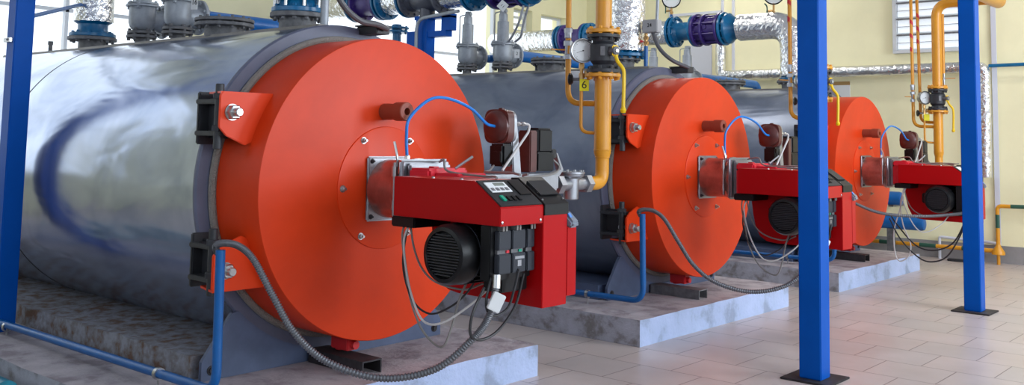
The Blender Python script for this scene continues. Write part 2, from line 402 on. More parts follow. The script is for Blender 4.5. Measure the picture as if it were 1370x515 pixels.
# louvred high window on the far wall, with its blades
lv = root('louvre_window', (-3.95, YF-0.05, 2.62), 'white louvred ventilation window high on the cream far wall', 'window')
g = G()
for (a, b, c, d) in ((-4.42, -3.40, 2.62, 2.66), (-4.42, -3.40, 3.72, 3.76), (-4.42, -4.37, 2.66, 3.72), (-3.45, -3.40, 2.66, 3.72)): g.box(a, b, YF-0.07, YF-0.002, c, d, 0.004)
link('frame', g, 'frame', lv)
g = G(); g.box(-4.37, -3.45, YF-0.012, YF-0.004, 2.66, 3.72); link('back_panel', g, 'white', lv)
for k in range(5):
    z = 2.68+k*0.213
    g = G(); g.prism([(YF-0.045, z), (YF-0.040, z-0.004), (YF-0.022, z+0.16), (YF-0.027, z+0.165)], 'X', -4.36, -3.46); link('blade', g, 'glowpane', lv)
    g = G(); g.box(-4.36, -3.46, YF-0.06, YF-0.045, z+0.075, z+0.082); link('glazing_bar', g, 'boxgrey', lv)
    g = G(); g.box(-4.36, -3.46, YF-0.085, YF-0.05, z+0.17, z+0.188); link('rail', g, 'flange', lv)

# plinths
def plinth(k, label, gside):
    y0 = YB+k*DY-0.1162-1.17265; y1 = y0+2.3453; xa, xb = -9.3, -3.6682
    t = bmesh.new(); r = bmesh.ops.create_cube(t, size=1)
    for v in t.verts: v.co = Vector(((xa+xb)/2+v.co.x*(xb-xa), (y0+y1)/2+v.co.y*(y1-y0), 0.093+v.co.z*0.186))
    bmesh.ops.subdivide_edges(t, edges=t.edges[:], cuts=14, use_grid_fill=True)
    for v in t.verts:
        if v.co.z > 0.18 and (abs(v.co.x-xb) < 1e-3 or abs(v.co.y-y0) < 1e-3): v.co.z -= random.uniform(0, 0.009)
    G_ = G(); G_.merge(t)
    o = one('concrete_plinth', G_, ['conctop', 'concside', 'concdark'], label, 'plinth', 'concrete plinths under the boilers', loc=((xa+xb)/2, (y0+y1)/2, 0))
    for p in o.data.polygons:
        n = p.normal
        p.material_index = 0 if n.z > 0.6 else (1 if n.x > 0.6 else 2)
        p.use_smooth = False
    if gside:
        # flaking upper tier along the shell
        pass
    return o
for k, lb in enumerate(('low concrete plinth with pale blue end face under the nearest boiler', 'low concrete plinth with pale blue end face under the middle boiler', 'low concrete plinth with pale blue end face under the farthest boiler')):
    plinth(k, lb, True)
def tier(k, label, m):
    t = bmesh.new(); bmesh.ops.create_cube(t, size=1); y0, y1 = 2.65+k*DY, 4.30+k*DY; xa, xb = -8.9, -4.34
    for v in t.verts: v.co = Vector(((xa+xb)/2+v.co.x*(xb-xa), (y0+y1)/2+v.co.y*(y1-y0), 0.2445+v.co.z*0.117))
    bmesh.ops.subdivide_edges(t, edges=[e for e in t.edges if abs((e.verts[0].co-e.verts[1].co).x) > 1], cuts=60)
    for v in t.verts:
        if v.co.z > 0.25 and abs(v.co.y-y0) < 0.01: v.co.z -= random.uniform(0, 0.012); v.co.y += random.uniform(-0.006, 0.02)
    q = G(); q.merge(t); return one('boiler_base_slab', q, m, label, 'base slab', 'upper base slabs between plinth and boiler', loc=((xa+xb)/2, (y0+y1)/2, 0.186))
tier(0, 'flaking rust-stained concrete slab under the shell of the nearest boiler', 'tier')
tier(1, 'grey painted slab under the shell of the middle boiler', 'saddle')
tier(2, 'grey painted slab under the shell of the farthest boiler', 'saddle')

# columns
def column(x1, y0, s, h0, label, base=True):
    c = root('steel_column', (x1-s/2, y0+s/2, h0), label, 'column', 'blue steel columns')
    g = G(); g.box(x1-s, x1, y0, y0+s, h0+(0.012 if base else 0.0), ZT-0.001, 0.006, 3); link('post', g, 'blue', c)
    if base:
        g = G(); g.box(x1-s-0.09, x1+0.08, y0-0.07, y0+s+0.1, h0, h0+0.012, 0.003)
        link('base_plate', g, 'dirt', c)
    return c
column(-2.3673, 5.5975, 0.137, 0, 'blue square steel column standing in front of the middle burner')
column(-2.3479, 8.8804, 0.137, 0, 'blue square steel column farthest right, before the farthest burner')
cl = column(-6.13, 2.435, 0.115, 0.186, 'blue square steel column at the left edge beside the nearest boiler', False)
clip = root('pipe_clip', (-6.19, 2.41, 1.95), 'small steel clip on the left blue column', 'clip')
g = G(); g.box(-6.24, -6.15, 2.413, 2.434, 1.935, 1.962, 0.003); link('band', g, 'steel', clip)
g = G(); g.bolt((-6.17, 2.414, 1.949), (0, -1, 0), 0.009); link('bolt', g, 'steel', clip)

# ================================================================== BOILER
def boiler():
    b = root('boiler', (-6.4, YB, 0.303), 'nearest boiler, steel-clad cylinder with a huge round orange door', 'boiler', 'horizontal steel boilers with orange doors')
    # shell
    g = G(); g.lathe((0, YB, ZC), (1, 0, 0), [(-8.75, 0), (-8.75, RS-0.03), (-8.72, RS), (-6.663, RS), (-6.655, RS-0.003), (-6.647, RS), (-4.30, RS)], 128)
    link('shell', g, 'shell', b, 20)
    g = G(); g.lathe((0, YB, ZC), (1, 0, 0), [(-4.30, RS-0.01), (-4.30, RS+0.004), (-4.285, RS+0.005), (-4.275, RS-0.003), (-4.272, 0.80), (-4.30, 0.79), (-4.30, RS-0.01)], 128)
    link('front_ring', g, 'collar', b)
    g = G(); g.lathe((0, YB, ZC), (1, 0, 0), [(-6.664, RS-0.004), (-6.663, RS+0.0015), (-6.656, RS+0.0015), (-6.655, RS-0.004)], 128); link('seam', g, 'castiron', b)
    # gasket
    g = G(); n = 120; pts = [(-4.262, YB+0.812*math.cos(2*PI*k/n), ZC+0.812*math.sin(2*PI*k/n)) for k in range(n+1)]
    g.tube(pts, 0.021, 8, straight=True, cap=False); link('gasket', g, 'rope', b)
    # door drum
    g = G(); g.lathe((0, YB, ZC), (1, 0, 0), [(-4.262, 0.70), (-4.262, R0), (X0-0.006, R0), (X0-0.001, R0-0.003), (X0, R0-0.008), (X0, 0)], 128)
    d = link('door', g, 'orange', b)
    g = G(); g.lathe((0, YB, ZC), (1, 0, 0), [(X0-0.001, 0.327), (X0+0.006, 0.325), (X0+0.008, 0.320), (X0+0.008, 0.0)], 96); link('burner_plate', g, 'orange2', d)
    for a in (0, 56, 124, 180, 236, 304):
        g = G(); g.bolt((X0+0.008, YB+0.295*math.cos(math.radians(a)), ZC+0.30*math.sin(math.radians(a))), (1, 0, 0), 0.014, 0.016); link('bolt', g, 'steel', d)
    # sight tube
    g = G(); yy, zz = 3.475, 1.534
    g.lathe((X0-0.001, yy, zz), (1, 0, 0), [(0, 0.044), (0.10, 0.042), (0.10, 0.050), (0.172, 0.050), (0.177, 0.046), (0.177, 0.020), (0.12, 0.018), (0.12, 0)], 28); link('sight_tube', g, 'stub', d)
    # lugs
    for sgn in (1, -1):
        def mz(z): return ZC+sgn*(z-ZC)
        g = G(); yr = YB-math.sqrt(0.795**2-(1.60-ZC)**2)
        poly = [(2.545, 1.585), (2.56, 1.602), (2.845, 1.602), (2.76, 1.40), (2.73, 1.36), (2.69, 1.345), (2.585, 1.39), (2.545, 1.43)]
        g.prism([(y, mz(z)) for y, z in poly], 'X', -4.028, -4.014, 0.003)
        poly2 = [(-4.018, 2.55), (-4.018, 2.84), (-4.20, 2.84), (-4.20, 2.60)]
        g.prism(poly2, 'Z', mz(1.602), mz(1.592)); link('hinge_lug', g, 'orange2', d)
        g = G(); zb = mz(1.503)
        g.lathe((-4.014, 2.61, zb), (1, 0, 0), [(0, 0), (0, 0.040), (0.006, 0.040), (0.006, 0)], 24); g.hexn((-4.010, 2.61, zb), (1, 0, 0), 0.037, 0.034); g.lathe((-3.978, 2.61, zb), (1, 0, 0), [(0, 0.021), (0.03, 0.021), (0.034, 0.017), (0.034, 0)], 20)
        g.cyl((-4.12, 2.61, zb), (-4.01, 2.61, zb), 0.020, 16)
        link('hinge_bolt', g, 'steel', d)
        # bracket on the shell
        g = G()
        for z, w in ((1.555, 0.012), (1.40, 0.012)):
            zc = mz(z); g.box(-4.28, -4.05, 2.575, 2.68, zc-w, zc+w, 0.004)
        za, zb2 = sorted((mz(1.605), mz(1.345)))
        g.box(-4.285, -4.262, 2.585, 2.72, za, zb2, 0.006)
        g.box(-4.27, -4.12, 2.64, 2.67, za+0.03, zb2-0.03, 0.004)
        br = link('hinge_bracket', g, 'castiron', b)
        g = G(); g.cyl((-4.085, 2.585, za-0.02), (-4.085, 2.585, zb2+0.035), 0.021, 18, bev=0.003)
        for z in (1.555, 1.40): g.hexn((-4.085, 2.585, mz(z)+0.012), (0, 0, 1), 0.034, 0.028)
        link('pin', g, 'castiron', br)
    # saddle
    g = G(); arc = []
    for k in range(17):
        a = math.radians(225+90*k/16); arc.append((YB+0.885*math.cos(a), ZC+0.885*math.sin(a)))
    poly = [(2.665, 0.187), (2.665, 0.28), (2.825, 0.50)] + arc + [(2*YB-2.825, 0.50), (2*YB-2.665, 0.28), (2*YB-2.665, 0.187)]
    g.prism(poly, 'X', -4.285, -4.262)
    sd = link('saddle', g, 'saddle', b, 25)
    for y in (2.72, 2*YB-2.72):
        g = G(); g.lathe((-4.262, y, 0.235), (1, 0, 0), [(0, 0.0), (0, 0.024), (0.004, 0.024), (0.004, 0.015), (0.012, 0.015), (0.012, 0)], 18); link('saddle_bolt', g, 'dirt', sd)
    g = G(); g.prism([(y, z) for y, z in poly], 'X', -8.0, -7.97); link('saddle', g, 'saddle', b, 25)
    # top plate strip
    g = G(); g.box(-8.7, -4.36, YB-0.12, YB+0.12, ZC+RS-0.012, ZC+RS+0.010, 0.003); link('top_plate', g, 'strip', b)
    # door foot
    g = G(); g.cyl((-4.10, 3.40, 0.262), (-4.10, 3.40, 0.36), 0.028, 18); g.box(-4.14, -4.0, 3.36, 3.44, 0.27, 0.345, 0.006); g.cyl((-4.0, 3.40, 0.30), (-3.975, 3.40, 0.30), 0.022, 14)
    link('door_foot', g, 'redmark', d)
    # cable bracket at the top of the front ring
    g = G(); g.box(-4.30, -4.12, 3.60, 3.70, 1.985, 2.03, 0.004); g.box(-4.29, -4.13, 3.58, 3.72, 2.03, 2.038); link('sensor_bracket', g, 'castiron', b)
    # blind flange
    g = G(); zt = ZC+RS
    g.cyl((-5.5, YB, zt), (-5.5, YB, zt+0.085), 0.125, 32); g.flange((-5.5, YB, zt+0.082), (0, 0, 1), 0.19, 0.024, 12, 0.012); g.flange((-5.5, YB, zt+0.112), (0, 0, 1), 0.19, 0.022, 12, 0.011, False)
    g.cyl((-5.66, YB-0.02, zt+0.01), (-5.66, YB-0.02, zt+0.07), 0.012, 8); nz = link('inspection_nozzle', g, 'flange', b)
    # small stud further back
    g = G(); g.cyl((-8.06, YB, zt), (-8.06, YB, zt+0.11), 0.016, 12); g.cyl((-8.06, YB, zt+0.08), (-8.06, YB, zt+0.11), 0.022, 6); link('sensor_stud', g, 'flange', b)
    g = G(); g.cyl((-6.93, YB, zt), (-6.93, YB, zt+0.03), 0.02, 12); link('sensor_stud', g, 'castiron', b)
    # flow nozzle flange
    g = G(); g.cyl((-4.715, YB, zt), (-4.715, YB, zt+0.075), 0.11, 28); g.flange((-4.715, YB, zt+0.09), (0, 0, 1), 0.165, 0.03, 12, 0.013); link('flow_nozzle', g, 'flange', b)
    g = G(); g.cyl((-7.33, YB, zt), (-7.33, YB, zt+0.08), 0.10, 28); g.flange((-7.33, YB, zt+0.088), (0, 0, 1), 0.18, 0.026, 10, 0.013); link('return_nozzle', g, 'flange', b)
    return b
B1 = boiler()
B2 = dup(B1, (0, DY, 0), 'middle boiler, steel-clad cylinder with a round orange door, behind the second burner')
B3 = dup(B1, (0, 2*DY, 0), 'farthest boiler with a round orange door, nearest the cream far wall', skip=('sensor_bracket',))

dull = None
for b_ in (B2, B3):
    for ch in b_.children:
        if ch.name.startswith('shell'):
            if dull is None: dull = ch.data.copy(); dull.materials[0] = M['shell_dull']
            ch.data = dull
# steel channels lying under the doors
for k, lb in enumerate(('short dark steel channel on the plinth under the nearest orange door', 'short grey steel channel on the plinth under the middle orange door', 'dark steel channel on the plinth under the farthest orange door')):
    g = G(); y = 3.36+k*DY+(0.0 if k == 0 else -0.06); xa, xb = -4.24, -3.80
    g.box(xa, xb, y-0.065, y+0.065, 0.250, 0.258); g.box(xa, xb, y-0.065, y-0.057, 0.187, 0.25); g.box(xa, xb, y+0.057, y+0.065, 0.187, 0.25)
    one('steel_channel', g, 'dirt' if k != 1 else 'flange', lb, 'steel channel', 'channels under the boiler doors')

# ================================================================== BURNER
def burner():
    b = root('burner', (-3.2, 3.4, 0.65), 'nearest red burner fully in view with black motor and control panel', 'burner', 'red gas burners on the boiler doors')
    xa = X0+0.0095
    g = G(); g.box(xa, xa+0.022, 3.345, 3.645, 0.955, 1.295, 0.010, 3); fp = link('mounting_plate', g, 'alu', b)
    for y, z in ((3.37, 1.27), (3.37, 0.98), (3.62, 1.27), (3.62, 0.98)):
        g = G(); g.bolt((xa+0.022, y, z), (1, 0, 0), 0.010, 0.012); link('bolt', g, 'castiron', fp)
    g = G(); g.lathe((xa+0.02, 3.495, 1.125), (1, 0, 0), [(0, 0.155), (0.22, 0.150), (0.25, 0.150), (0.25, 0)], 40); link('blast_tube', g, 'duct', b)
    g = G(); g.lathe((-3.66, 3.495, 1.125), (1, 0, 0), [(0, 0.150), (0, 0.166), (0.025, 0.166), (0.025, 0.150)], 40)
    g.cyl((-3.645, 3.335, 1.00), (-3.645, 3.335, 1.27), 0.012, 12); g.cyl((-3.645, 3.335, 1.03), (-3.645, 3.335, 1.08), 0.018, 12); g.cyl((-3.645, 3.335, 1.20), (-3.645, 3.335, 1.25), 0.018, 12); link('clamp_hinge', g, 'steel', b)
    g = G(); g.box(-3.60, -3.57, 3.31, 3.66, 0.965, 1.288, 0.02, 3); g.box(-3.565, -3.54, 3.34, 3.64, 0.98, 1.27, 0.012); link('swing_plate', g, 'alu', b)
    g = G(); g.box(-3.53, -3.38, 3.32, 3.60, 1.19, 1.248, 0.012); g.box(-3.38, -3.22, 3.36, 3.56, 1.19, 1.228, 0.004); g.box(-3.47, -3.43, 3.40, 3.44, 1.248, 1.256, 0.003); g.box(-3.54, -3.42, 3.34, 3.6, 1.0, 1.20, 0.01); link('neck_bracket', g, 'redlight', b)
    # bright handle rods
    g = G(); g.tube([(-3.63, 3.34, 1.25), (-3.63, 3.335, 1.30), (-3.655, 3.335, 1.375)], 0.007, 8); link('handle_rod', g, 'steel', b)
    g = G(); g.tube([(-3.30, 3.42, 1.25), (-3.26, 3.50, 1.31)], 0.007, 8); link('handle_rod', g, 'steel', b)
    # long cover
    prof = [(-3.405, 1.030), (-2.73, 1.026), (-2.73, 1.106), (-2.885, 1.214), (-3.405, 1.214)]
    g = G(); g.prism(prof, 'Y', 3.113, 3.405, 0.003); cv = link('top_cover', g, 'red', b)
    for x, z in ((-3.18, 1.218), (-3.0, 1.218)):
        g = G(); g.lathe((x, 3.15, 1.214), (0, 0, 1), [(0, 0.009), (0.004, 0.009), (0.008, 0.005), (0.008, 0)], 12); link('screw', g, 'steel', cv)
    for y in (3.125, 3.385):
        g = G(); g.lathe((-2.73, y, 1.042), (1, 0, 0), [(0, 0.007), (0.004, 0.007), (0.006, 0.003), (0.006, 0)], 12); link('screw', g, 'steel', cv)
    # fan housing
    pf = [(-3.445, 1.20), (-3.445, 0.98), (-3.43, 0.86), (-3.41, 0.77), (-3.375, 0.70), (-3.32, 0.665), (-3.25, 0.655), (-2.73, 0.648), (-2.73, 1.058), (-2.73, 1.104), (-2.885, 1.208)]
    g = G(); g.prism(pf, 'Y', 3.407, 3.586, 0.003); hs = link('fan_housing', g, 'red', b)
    g = G(); g.prism([(-3.30, 0.683), (-2.73, 0.683), (-2.73, 1.0), (-3.30, 1.0)], 'Y', 3.586, 3.660, 0.004); link('air_box', g, 'red', b)
    # control panel: slab lying on the slope
    sl = Vector((-2.885+2.73, 0, 1.214-1.106)); L = sl.length; sl.normalize(); nrm = Vector((-sl.z, 0, sl.x)); nrm = -nrm if nrm.z < 0 else nrm
    O = Vector((-2.73, 3.113, 1.106))
    def P(u, v, h=0): return O+Vector((0, u, 0))+sl*v+nrm*h
    def slab(g, u0, u1, v0, v1, h0, h1, bev=0.0015):
        g.obox(P((u0+u1)/2, (v0+v1)/2, (h0+h1)/2), (0, 1, 0), nrm, u1-u0, v1-v0, h1-h0, bev)
    g = G(); slab(g, 0.004, 0.288, 0.004, L-0.003, 0.0, 0.006); cp = link('control_panel', g, 'panelgrey', b)
    g = G(); slab(g, 0.030, 0.165, 0.095, 0.165, 0.006, 0.010); dsp = link('display_unit', g, 'white', cp)
    g = G(); slab(g, 0.080, 0.150, 0.137, 0.158, 0.010, 0.011, 0); link('screen', g, 'lcd', dsp)
    for u in (0.047, 0.078, 0.109, 0.140):
        g = G(); slab(g, u-0.010, u+0.010, 0.104, 0.124, 0.010, 0.0125); link('button', g, 'alu', dsp)
    g = G(); slab(g, 0.048, 0.070, 0.034, 0.070, 0.006, 0.013); link('rocker_switch', g, 'green', cp)
    for u in (0.098, 0.131, 0.164):
        g = G(); slab(g, u-0.010, u+0.010, 0.034, 0.066, 0.006, 0.012); link('rocker_switch', g, 'black', cp)
    g = G(); slab(g, 0.195, 0.275, 0.070, 0.170, 0.006, 0.012); link('blank_cover', g, 'black', cp)
    # second hood half: slab on the slope + upright black band
    O2 = Vector((-2.73, 3.407, 1.104))
    g = G(); g.prism([(-2.724, 1.060), (-2.724, 1.110), (-2.884, 1.222), (-2.93, 1.222), (-2.93, 1.206), (-2.885, 1.206), (-2.735, 1.100), (-2.735, 1.060)], 'Y', 3.410, 3.588, 0.002)
    hd = link('hood_end', g, 'black', b)
    g = G(); slab(g, 0.32, 0.455, 0.055, 0.165, 0.006, 0.014, 0.004); link('hatch', g, 'panelgrey', hd)
    g = G(); g.bolt(P(0.46, 0.03, 0.006), nrm, 0.005); g.bolt(P(0.31, 0.03, 0.006), nrm, 0.005); link('screw', g, 'steel', hd)
    # clear window of the air inlet
    g = G(); g.prism([(-2.82, 1.080), (-2.76, 1.072), (-2.70, 1.02), (-2.71, 0.995), (-2.82, 0.995)], 'Y', 3.592, 3.648, 0.01); si = link('air_inlet_window', g, 'clear', b)
    g = G(); g.box(-2.80, -2.735, 3.592, 3.65, 0.985, 1.0, 0.004); link('window_clip', g, 'black', si)
    g = G(); g.obox((-2.735, 3.612, 1.05), (0, 1, 0), (0.75, 0, 0.6), 0.022, 0.028, 0.006, 0.002); link('sticker', g, 'hoseblue', si)
    # motor
    mx, mz = -3.015, 0.885
    g = G(); g.lathe((mx, 3.055, mz), (0, 1, 0), [(0.018, 0), (0.018, 0.098), (0.0, 0.105), (0.004, 0.122), (0.03, 0.134), (0.10, 0.136), (0.105, 0.128), (0.352, 0.124)], 48)
    mo = link('motor', g, 'black', b)
    g = G(); g.lathe((mx, 3.155, mz), (0, 1, 0), [(0, 0.1365), (0.004, 0.139), (0.010, 0.1365)], 48); link('rim_band', g, 'relay', mo)
    g = G()
    for k in range(-7, 8):
        z = mz+k*0.0125; w = math.sqrt(max(0.0, 0.100**2-(k*0.0125)**2))
        g.box(mx-w, mx+w, 3.058, 3.074, z-0.0024, z+0.0024)
    link('grille', g, 'castiron', mo)
    g = G()
    for k in range(26):
        a = 2*PI*k/26; c = Vector((mx+0.131*math.cos(a), 3.29, mz+0.131*math.sin(a))); g.obox(c, (0, 1, 0), (math.cos(a), 0, math.sin(a)), 0.22, 0.004, 0.018)
    link('cooling_fins', g, 'black', mo)
    g = G(); g.box(mx-0.19, mx-0.11, 3.20, 3.40, mz-0.05, mz+0.05, 0.008); link('terminal_box', g, 'black', mo)
    # relay board under the cover end
    g = G(); g.box(-2.86, -2.80, 3.13, 3.406, 0.785, 1.024, 0.004); rb = link('relay_base', g, 'black', b)
    g = G(); g.box(-2.92, -2.81, 3.22, 3.40, 0.725, 0.79, 0.006); link('junction', g, 'black', rb)
    for (y0, y1) in ((3.155, 3.238), (3.247, 3.338), (3.348, 3.400)):
        g = G(); g.box(-2.80, -2.772, y0, y1, 0.918, 1.000, 0.004); link('relay', g, 'relay', rb)
        g = G(); g.box(-2.80, -2.770, y0, y1, 0.815, 0.900, 0.004); r_ = link('relay', g, 'relay', rb)
        g = G(); g.box(-2.80, -2.785, y0+0.006, y1-0.006, 0.900, 0.918); link('terminal_strip', g, 'flange', rb)
        g = G(); g.box(-2.772, -2.766, y0+0.02, y0+0.03, 1.0, 1.03); g.box(-2.772, -2.766, y0+0.04, y0+0.05, 1.0, 1.03); link('wire', g, 'cablegrey', rb)
    g = G(); g.box(-2.771, -2.7685, 3.262, 3.325, 0.874, 0.886); g.box(-2.771, -2.7685, 3.28, 3.305, 0.842, 0.868); link('marking', g, 'alu', rb)
    g = G(); g.box(-2.786, -2.779, 3.30, 3.318, 0.903, 0.914); link('contact_light', g, 'green', rb)
    g = G(); g.box(-2.786, -2.779, 3.215, 3.233, 0.903, 0.914); link('contact_light', g, 'redlight', rb)
    # black cable duct below the cover start
    g = G(); g.box(-3.46, -3.30, 3.15, 3.40, 0.975, 1.024, 0.006); link('cable_box', g, 'black', b)
    return b
BU = burner()
dup(BU, (0, DY, 0), 'middle red burner, half hidden behind the nearer blue column')
dup(BU, (0, 2*DY, 0), 'farthest red burner, its front end behind the farthest blue column')

# ---- things on and behind each burner (built in the first bay, then copied)
BAY = []
def bay(o, l2, l3, groups=None): BAY.append((o, l2, l3)); return o
XG = -3.6; YR = 5.09
# air hose
hs = one('air_hose', G().tube([(-3.70, 3.47, 1.285), (-3.70, 3.46, 1.40), (-3.69, 3.47, 1.50), (-3.66, 3.58, 1.60), (-3.64, 3.70, 1.612), (-3.62, 3.86, 1.565), (-3.61, 3.98, 1.485), (-3.605, 4.046, 1.470)], 0.0085, 10), 'hoseblue', 'bright blue air hose arching over the nearest burner', 'hose', 'blue air hoses', loc=(-3.70, 3.47, 1.285))
bay(hs, 'bright blue air hose arching over the middle burner', 'bright blue air hose arching over the farthest burner')
g = G(); g.hexn((-3.70, 3.47, 1.276), (0, 0, 1), 0.014, 0.03)
link('fitting', g, 'steel', hs)
# air pressure switch
ap = root('air_pressure_switch', (-3.6, 4.12, 1.22), 'round red-brown pressure switch above the nearest burner', 'pressure switch', 'red-brown pressure switches')
g = G(); g.lathe((XG-0.02, 4.045, 1.470), (0, 1, 0), [(0, 0), (0, 0.045), (0.008, 0.075), (0.022, 0.090), (0.04, 0.093), (0.04, 0)], 48)
def squircle(cx, cz, a, b, n=40, p=4.0):
    o = []
    for k in range(n):
        t = 2*PI*k/n; c_, s_ = math.cos(t), math.sin(t); r = (abs(c_)**p+abs(s_)**p)**(-1/p); o.append((cx+a*r*c_, cz+b*r*s_))
    return o
g.prism(squircle(XG-0.02, 1.470, 0.092, 0.097), 'Y', 4.078, 4.130); link('diaphragm_housing', g, 'brown', ap)
g = G(); g.prism(squircle(XG-0.02, 1.470, 0.088, 0.093), 'Y', 4.130, 4.155); g.prism([(4.15, 1.56), (4.19, 1.52), (4.22, 1.34), (4.24, 1.19), (4.17, 1.19), (4.15, 1.34)], 'X', XG-0.03, XG+0.04, 0.006); link('back_casting', g, 'alu', ap)
g = G(); g.box(XG-0.06, XG+0.05, 4.06, 4.15, 1.245, 1.372, 0.012); g.box(XG-0.02, XG+0.05, 4.04, 4.06, 1.27, 1.33, 0.005); link('coil', g, 'black', ap)
g = G(); g.box(XG-0.02, XG+0.01, 4.09, 4.11, 1.566, 1.575, 0.003); g.bolt((XG-0.01, 4.13, 1.565), (0, 0, 1), 0.007); link('nipple', g, 'brown', ap)
bay(ap, 'round red-brown pressure switch above the middle burner', 'round red-brown pressure switch above the farthest burner')
# solenoid valve with actuator
sv = root('solenoid_valve', (XG, 4.42, 1.08), 'brown and black solenoid gas valve behind the nearest burner', 'valve', 'solenoid gas valves')
g = G(); g.box(XG-0.045, XG+0.05, 4.300, 4.365, 1.21, 1.452, 0.006); link('regulator', g, 'brown', sv)
g = G(); g.box(XG-0.055, XG+0.058, 4.365, 4.505, 1.32, 1.468, 0.014, 3); g.box(XG-0.045, XG+0.053, 4.365, 4.525, 1.215, 1.325, 0.008); link('actuator', g, 'black', sv)
g = G(); g.box(XG-0.02, XG+0.035, 4.52, 4.57, 1.29, 1.345, 0.006); g.cyl((XG, 4.50, 1.27), (XG, 4.56, 1.27), 0.016, 12); link('plug', g, 'panelgrey', sv)
g = G(); g.box(XG-0.05, XG+0.05, 3.86, 4.58, 1.10, 1.20, 0.012); g.cyl((XG, 3.66, 1.14), (XG, 3.87, 1.14), 0.045, 20); g.prism([(4.55, 1.12), (4.66, 1.22), (4.60, 1.32), (4.585, 1.32), (4.63, 1.22), (4.53, 1.19)], 'X', XG-0.02, XG+0.02, 0.003); link('valve_body', g, 'alu', sv)
bay(sv, 'solenoid gas valve behind the middle burner, partly behind the blue column', 'brown and black solenoid gas valve behind the farthest burner')
# impulse tube
it = one('impulse_tube', G().tube(bend([(XG+0.03, 4.15, 1.487), (XG+0.065, 4.275, 1.487), (XG+0.065, 4.26, 1.44), (-3.535, 4.04, 1.225)], 0.03), 0.0075, 8, straight=True), 'cablewhite', 'thin bright impulse tube bent down behind the nearest pressure switch', 'tube', 'thin impulse tubes', loc=(XG, 4.17, 1.487))
g = G(); g.hexn((XG+0.042, 4.18, 1.487), (0.3, 1, 0), 0.014, 0.02); g.hexn((XG+0.052, 4.215, 1.487), (0.3, 1, 0), 0.014, 0.02); link('nut', g, 'steel', it)
bay(it, 'thin bright impulse tube bent down behind the middle pressure switch', 'thin bright impulse tube bent down behind the farthest pressure switch')
# gas filter
gf = root('gas_filter', (XG, 4.76, 1.03), 'cast silver gas filter at the foot of the nearest ochre riser', 'filter', 'cast silver gas filters')
g = G(); g.lathe((XG, 4.76, 1.035), (0, 0, 1), [(0, 0), (0, 0.04), (0.006, 0.047), (0.13, 0.050), (0.145, 0.078), (0.158, 0.080), (0.158, 0)], 32)
g.cyl((XG, 4.62, 1.13), (XG, 4.90, 1.13), 0.040, 20, bev=0.004); link('body', g, 'alu', gf)
g = G(); g.lathe((XG, 4.76, 1.195), (0, 0, 1), [(0, 0), (0, 0.086), (0.010, 0.086), (0.014, 0.07), (0.014, 0)], 32)
for k in range(10):
    a = 2*PI*k/10; g.hexn((XG+0.072*math.cos(a), 4.76+0.072*math.sin(a), 1.207), (0, 0, 1), 0.008, 0.010)
link('lid', g, 'alu', gf)
for y in (4.885, 4.60):
    g = G(); g.lathe((XG, y, 1.13), (0, 1, 0), [(0, 0), (0, 0.060), (0.05, 0.060), (0.05, 0)], 6); link('union_nut', g, 'alu', gf)
bay(gf, 'cast silver gas filter behind the middle burner', 'cast silver gas filter behind the farthest burner')
# flexible conduit
fx = root('flexible_conduit', (-3.81, 2.46, 0.90), 'ribbed grey metal hose sagging from blue pipe to the nearest burner', 'hose', 'flexible metal hoses to the burners')
FP = [(-3.835, 2.455, 0.86), (-3.845, 2.45, 0.895), (-3.80, 2.46, 0.912), (-3.74, 2.50, 0.90), (-3.68, 2.54, 0.84), (-3.60, 2.59, 0.69), (-3.51, 2.65, 0.53), (-3.38, 2.735, 0.415), (-3.18, 2.865, 0.36), (-2.98, 2.99, 0.41), (-2.85, 3.08, 0.54), (-2.79, 3.12, 0.64), (-2.768, 3.14, 0.77)]
g = G()
def smooth_path(P, sub):
    P = [Vector(p) for p in P]; Q = []
    for i in range(len(P)-1):
        a = P[i-1] if i else P[0]*2-P[1]; b, c = P[i], P[i+1]; d = P[i+2] if i+2 < len(P) else P[-1]*2-P[-2]
        for k in range(sub):
            t = k/sub; t2, t3 = t*t, t*t*t
            Q.append(0.5*((2*b)+(c-a)*t+(2*a-5*b+4*c-d)*t2+(3*b-3*c+d-a)*t3))
    Q.append(P[-1]); return Q
Q = smooth_path(FP, 64); NQ = len(Q)-1
cnt = [0]
def rr(t):
    return 0.0168 if int(round(t*NQ)) % 4 in (0, 1) else 0.0130
g.tube(Q, rr, 10, straight=True); link('ribbed_hose', g, 'hosegrey', fx, 80)
g = G(); g.cyl((-2.768, 3.14, 0.76), (-2.775, 3.15, 0.815), 0.018, 14); link('end_fitting', g, 'steel', fx)
g = G(); c = Vector((-2.752, 3.13, 0.715)); c = Vector((-2.745, 3.115, 0.708)); g.obox(c, (0.25, 0.35, 0.90), (0.75, -0.65, 0.05), 0.078, 0.055, 0.034, 0.003); link('paper_tag', g, 'white', fx)
bay(fx, 'ribbed metal hose sagging across the middle orange door and behind a blue column', 'ribbed metal hose running behind the middle burner towards the farthest burner')
# blue conduit pipe
bp = root('cable_pipe', (-3.81, 2.46, 0.186), 'thin blue pipe rising beside the nearest orange door, then along the plinth', 'pipe', 'thin blue cable pipes on the plinths')
g = G(); g.tube(bend([(-7.6, 2.46, 0.232), (-3.81, 2.46, 0.262), (-3.82, 2.458, 0.88)], 0.10, 10), 0.0215, 14, straight=True); link('tube', g, 'bluepipe', bp)
for x in (-6.03, -4.30):
    g = G(); g.lathe((x-0.012, 2.46, 0.257-0.003*(x < -5)*8), (1, 0, 0), [(0, 0.022), (0, 0.029), (0.024, 0.029), (0.024, 0.022)], 20); g.cyl((x, 2.46, 0.187), (x, 2.46, 0.235), 0.006, 8); link('pipe_clamp', g, 'steel', bp)
bay(bp, 'thin blue pipe rising beside the middle orange door from the plinth', 'thin blue pipe rising beside the farthest orange door')
